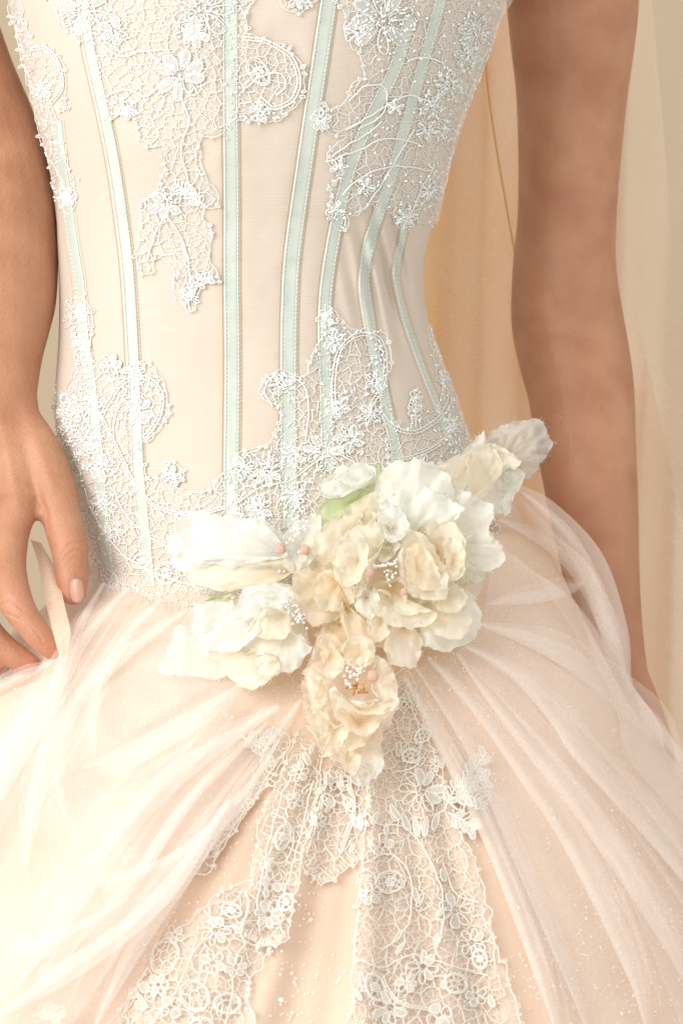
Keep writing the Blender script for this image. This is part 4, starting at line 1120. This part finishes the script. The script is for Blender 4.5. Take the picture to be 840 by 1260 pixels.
# big peony
pe = [
 ((480,690),[(388,655),(425,612),(480,580),(540,588),(588,636),(600,690),(582,756),(540,788),(470,800),(400,772),(370,722)],.010,.020,.006,.005,7,'p_cream'),
 ((530,670),[(540,610),(573,603),(607,627),(600,650),(606,668),(580,690),(552,668),(535,640)],.020,.026,.004,.006,5,'p_mint'),
 ((552,668),[(570,668),(600,652),(621,687),(604,703),(588,700),(566,692)],.022,.030,.003,.005,3,'p_mint'),
 ((550,690),[(563,700),(580,690),(593,703),(590,717),(570,715)],.018,.024,.002,.003,3,'p_mint'),
 ((505,655),[(462,610),(470,577),(493,567),(522,567),(548,580),(560,604),(545,632),(508,650),(474,640)],.024,.030,.012,.004,5,'p_white'),
 ((500,660),[(470,622),(490,604),(520,602),(552,612),(570,628),(548,648),(514,660),(482,656)],.030,.040,.006,.005,5,'p_white'),
 ((430,672),[(386,684),(390,653),(420,630),(457,606),(472,612),(462,648),(424,660),(402,694)],.020,.030,.006,.004,4,'p_cream'),
 ((520,735),[(528,724),(573,724),(591,757),(584,783),(557,801),(533,798),(516,788),(520,760)],.020,.032,.010,.005,6,'p_mint'),
 ((520,745),[(515,735),(560,735),(578,762),(566,785),(535,782),(518,765)],.028,.040,.006,.005,4,'p_cream'),
 ((415,722),[(366,703),(390,702),(418,722),(424,757),(394,768),(370,758),(358,733)],.022,.034,.006,.006,6,'p_peach'),
 ((420,712),[(386,716),(402,700),(430,712),(436,742),(410,752),(390,742)],.030,.042,.004,.006,5,'p_peach'),
 ((415,760),[(393,773),(427,768),(434,803),(412,820),(393,800)],.018,.030,.004,.005,4,'p_peach'),
 ((425,742),[(418,738),(432,752),(457,773),(461,807),(441,821),(426,793)],.030,.036,.008,.003,3,'p_peach'),
 ((495,765),[(476,777),(503,764),(518,793),(508,821),(483,818),(472,800)],.022,.034,.010,.003,3,'p_cream'),
 ((535,690),[(523,647),(553,642),(574,670),(564,707),(550,718),(535,686)],.034,.046,.004,.004,4,'p_peach'),
 ((556,690),[(546,668),(566,664),(573,690),(566,712),(552,712)],.044,.052,.003,.003,3,'p_cream'),
 ((462,690),[(436,650),(477,645),(468,673),(452,693),(448,727),(427,731),(406,694),(413,666)],.034,.048,.006,.005,5,'p_cream'),
 ((440,690),[(414,668),(436,652),(452,672),(446,708),(428,722),(410,698)],.042,.052,.004,.004,4,'p_cream'),
 ((505,684),[(497,655),(520,658),(541,683),(554,727),(527,738),(500,728),(489,700)],.040,.054,.006,.004,4,'p_cream'),
 ((512,700),[(500,676),(516,668),(532,690),(540,722),(518,726),(502,712)],.050,.058,.004,.003,3,'p_peach'),
 ((480,727),[(458,724),(480,736),(493,757),(534,752),(528,771),(487,772),(461,753)],.036,.048,.004,.005,5,'p_cream'),
 ((468,765),[(456,752),(474,756),(478,780),(463,788),(452,772)],.036,.046,.004,.002,3,'p_cream'),
 ((450,735),[(430,722),(452,716),(466,736),(460,760),(440,752)],.036,.046,.004,.005,4,'p_white'),
 ((480,650),[(462,632),(486,622),(502,640),(496,664),(474,664)],.040,.052,.004,.004,4,'p_white'),
 ((545,735),[(530,722),(556,716),(574,732),(562,752),(538,750)],.034,.046,.004,.004,4,'p_cream'),
]
for k_ in range(16):
    an_ = random.uniform(0, 6.28); rr_ = random.uniform(25, 88); x_ = 485+rr_*math.cos(an_); y_ = 695+rr_*.85*math.sin(an_); sz_ = random.uniform(13, 24)
    ol_ = [(x_+sz_*random.uniform(.7, 1.3)*math.cos(an_+q_), y_+sz_*random.uniform(.6, 1.2)*math.sin(an_+q_)) for q_ in np.linspace(0, 6.28, 8)[:-1]]
    hh_ = .050-rr_*.00028
    pe.append(((x_-sz_*.5*math.cos(an_), y_-sz_*.5*math.sin(an_)), ol_, hh_-.012, hh_+.004, .003, .006, 4, random.choice(('p_cream', 'p_cream', 'p_white', 'p_mint', 'p_peach') if y_ < 690 else ('p_cream', 'p_peach', 'p_cream', 'p_beige')), 1.2))
pe = [p if len(p) > 8 else p+(1.0,) for p in pe]
fl, y0 = flower('silk_peony', 'large crumpled cream and mint white peony with a copper bead, biggest bloom at the hip', 480, 690, pe)
round_bead(fl, 454, 704, y0-.062, .0042, 'copper'); round_bead(fl, 497, 728, y0-.062, .003, 'copper'); round_bead(fl, 460, 697, y0-.056, .0022, 'silver')
seedbeads(fl, [(462+i*3, 697-i*.5+random.uniform(-1.5, 1.5)) for i in range(9)], y0-.058, 'bead'); seedbeads(fl, [(478,705),(484,698),(480,712)], y0-.056, 'silver', 4, 26)

# hanging beige bloom
pe = [
 ((430,850),[(376,819),(401,779),(425,794),(461,806),(483,819),(487,864),(470,911),(466,940),(440,952),(425,940),(399,926),(378,886),(369,851)],.008,.016,.006,.004,6,'p_beige'),
 ((436,912),[(401,926),(429,920),(453,905),(469,918),(469,946),(456,962),(442,966),(429,948)],.016,.018,.004,.004,4,'p_sheer'),
 ((440,885),[(428,878),(464,880),(456,907),(431,923),(418,903)],.018,.028,.006,.004,4,'p_beige'),
 ((402,850),[(380,850),(374,824),(390,826),(402,850),(398,872),(384,876)],.020,.032,.006,.003,3,'p_cream'),
 ((405,802),[(392,779),(412,792),(424,813),(416,831),(399,833),(394,811)],.018,.034,.006,.005,4,'p_beige'),
 ((410,900),[(388,874),(404,878),(413,893),(430,886),(421,916),(397,932),(401,908),(393,899)],.022,.036,.004,.005,5,'p_cream'),
 ((396,886),[(376,872),(394,868),(408,884),(404,906),(386,904)],.018,.030,.004,.004,3,'p_beige'),
 ((456,850),[(462,808),(482,821),(488,847),(488,869),(470,864),(458,838)],.018,.036,.004,.004,4,'p_cream'),
 ((442,892),[(406,844),(424,858),(446,862),(478,860),(489,862),(488,872),(472,884),(456,904),(430,900),(408,872)],.022,.042,.004,.003,4,'p_beige'),
 ((446,874),[(410,850),(428,861),(450,864),(482,858),(488,868),(470,880),(446,878),(426,872)],.034,.046,.003,.003,5,'p_cream'),
 ((440,806),[(424,790),(450,784),(462,806),(446,822),(426,816)],.030,.040,.004,.003,3,'p_peach'),
 ((425,935),[(412,926),(430,918),(444,934),(436,954),(424,946)],.020,.030,.003,.003,3,'p_beige'),
]
pe = [p if len(p) > 8 else p+(1.35,) for p in pe]
fl, y0 = flower('silk_rose', 'beige crumpled rose hanging lowest, amber beads in its open cup', 430, 850, pe, .004)
round_bead(fl, 459, 832, y0-.036, .0048, 'copper')
seedbeads(fl, [(430,828),(440,826),(448,820),(428,836)], y0-.030, 'bead', 5, 34); seedbeads(fl, [(432,845),(440,848),(448,849)], y0-.030, 'amber', 4, 24)

# left upper bloom
pe = [
 ((360,690),[(206,655),(214,646),(235,631),(266,634),(279,640),(318,636),(330,645),(356,665),(352,686),(347,710),(316,720),(290,720),(271,727),(242,718),(216,700),(206,679)],.008,.014,.006,.003,5,'p_sheer'),
 ((358,684),[(216,650),(235,632),(266,634),(318,638),(340,660),(350,680),(330,690),(297,686),(292,698),(250,693),(222,688),(228,670)],.014,.024,.010,.003,5,'p_white'),
 ((362,702),[(290,690),(347,684),(362,700),(330,722),(271,727),(234,714),(250,696)],.014,.022,.008,.003,4,'p_cream'),
 ((370,670),[(348,664),(362,645),(386,632),(396,642),(384,690),(366,706),(350,694)],.014,.024,.004,.004,5,'p_white'),
]
fl, y0 = flower('silk_rosebud', 'long smooth mint white bud pointing left, two pink copper beads at its right end', 290, 682, pe, .002)
round_bead(fl, 345.5, 675.5, y0-.030, .0042, 'copper'); round_bead(fl, 375.5, 676.5, y0-.034, .0042, 'copper')
seedbeads(fl, [(362,660),(366,650),(360,690),(356,700),(372,640)], y0-.027, 'bead', 5, 40)

# left lower bloom
pe = [
 ((300,792),[(203,828),(206,799),(229,755),(253,741),(279,738),(288,744),(275,770),(258,794),(272,817),(276,834)],.006,.012,.004,.002,3,'p_sheer'),
 ((335,780),[(237,794),(261,770),(290,747),(303,723),(337,718),(362,728),(379,794),(373,812),(360,826),(342,830),(308,848),(287,836),(268,815)],.008,.014,.006,.004,6,'p_mint'),
 ((330,792),[(259,799),(300,802),(305,808),(337,806),(343,828),(308,849),(287,837),(269,817)],.016,.024,.008,.004,4,'p_cream'),
 ((352,778),[(303,780),(342,766),(380,794),(373,811),(360,826),(342,824),(337,808),(303,805)],.016,.028,.008,.004,5,'p_white'),
 ((345,758),[(238,795),(261,770),(290,747),(303,723),(337,718),(361,728),(359,747),(321,750),(304,778),(295,800),(262,800)],.022,.036,.008,.003,4,'p_white'),
 ((350,756),[(313,760),(339,745),(360,760),(348,785),(316,784)],.030,.038,.004,.004,4,'p_cream'),
 ((340,736),[(308,734),(330,722),(356,728),(358,744),(330,748)],.036,.044,.004,.003,3,'p_white'),
 ((340,815),[(318,808),(336,806),(342,826),(326,836),(314,828)],.030,.036,.004,.002,3,'p_cream'),
]
fl, y0 = flower('silk_blossom', 'mint white ruffled blossom low on the left with one sheer flat petal', 320, 785, pe, .002)
seedbeads(fl, [(352,744),(360,752),(366,758),(370,764)], y0-.042, 'silver', 4, 44)
outline_petal(fl, (270,736), [(250,739),(268,731),(288,731),(280,738),(262,741)], .006, .008, .002, .001, 2, 'p_green', (y0, y0+.002), 5)

# upper right bud with sheer leaf
pe = [
 ((612,572),[(598,538),(626,519),(643,516),(662,515),(677,533),(674,557),(657,583),(645,589),(628,580),(606,560)],.012,.020,.004,.003,5,'p_grey',1.3),
 ((580,600),[(536,573),(555,564),(574,552),(595,533),(599,545),(607,545),(626,557),(640,569),(626,577),(628,604),(614,634),(579,622),(550,600)],.014,.022,.010,.003,6,'p_mint'),
 ((618,600),[(622,577),(643,579),(641,595),(630,616),(622,604)],.018,.026,.004,.003,3,'p_white'),
 ((585,606),[(579,550),(600,548),(614,561),(612,590),(590,612),(572,606),(572,578)],.026,.036,.006,.003,4,'p_cream'),
 ((560,595),[(538,575),(560,564),(585,556),(580,580),(566,604),(550,598)],.024,.034,.004,.003,4,'p_cream'),
 ((612,556),[(600,546),(612,546),(630,558),(642,570),(630,576),(612,566)],.026,.036,.003,.003,4,'p_cream'),
 ((620,622),[(615,613),(627,610),(628,626),(618,634)],.022,.028,.003,.001,2,'p_mint'),
]
fl, y0 = flower('silk_tulip', 'pale yellow mint cupped bud with a frayed sheer grey leaf, highest at the right', 590, 585, pe, .012)
seedbeads(fl, [(604,652),(610,660),(606,645)], y0-.012, 'silver', 4, 30)

# small white bud with a green sepal
pe = [
 ((430,618),[(390,648),(396,620),(427,608),(462,590),(466,567),(470,600),(440,622),(416,636)],.014,.020,.003,.001,2,'p_green',.5),
 ((440,596),[(396,598),(408,582),(423,571),(450,571),(464,582),(450,598),(418,612),(400,611)],.018,.028,.008,.003,4,'p_white'),
 ((440,592),[(412,590),(430,577),(452,578),(456,588),(436,600)],.028,.036,.003,.003,3,'p_white'),
]
flower('silk_sweet_pea', 'small white bud with a green sepal above the peony', 430, 600, pe, .004)
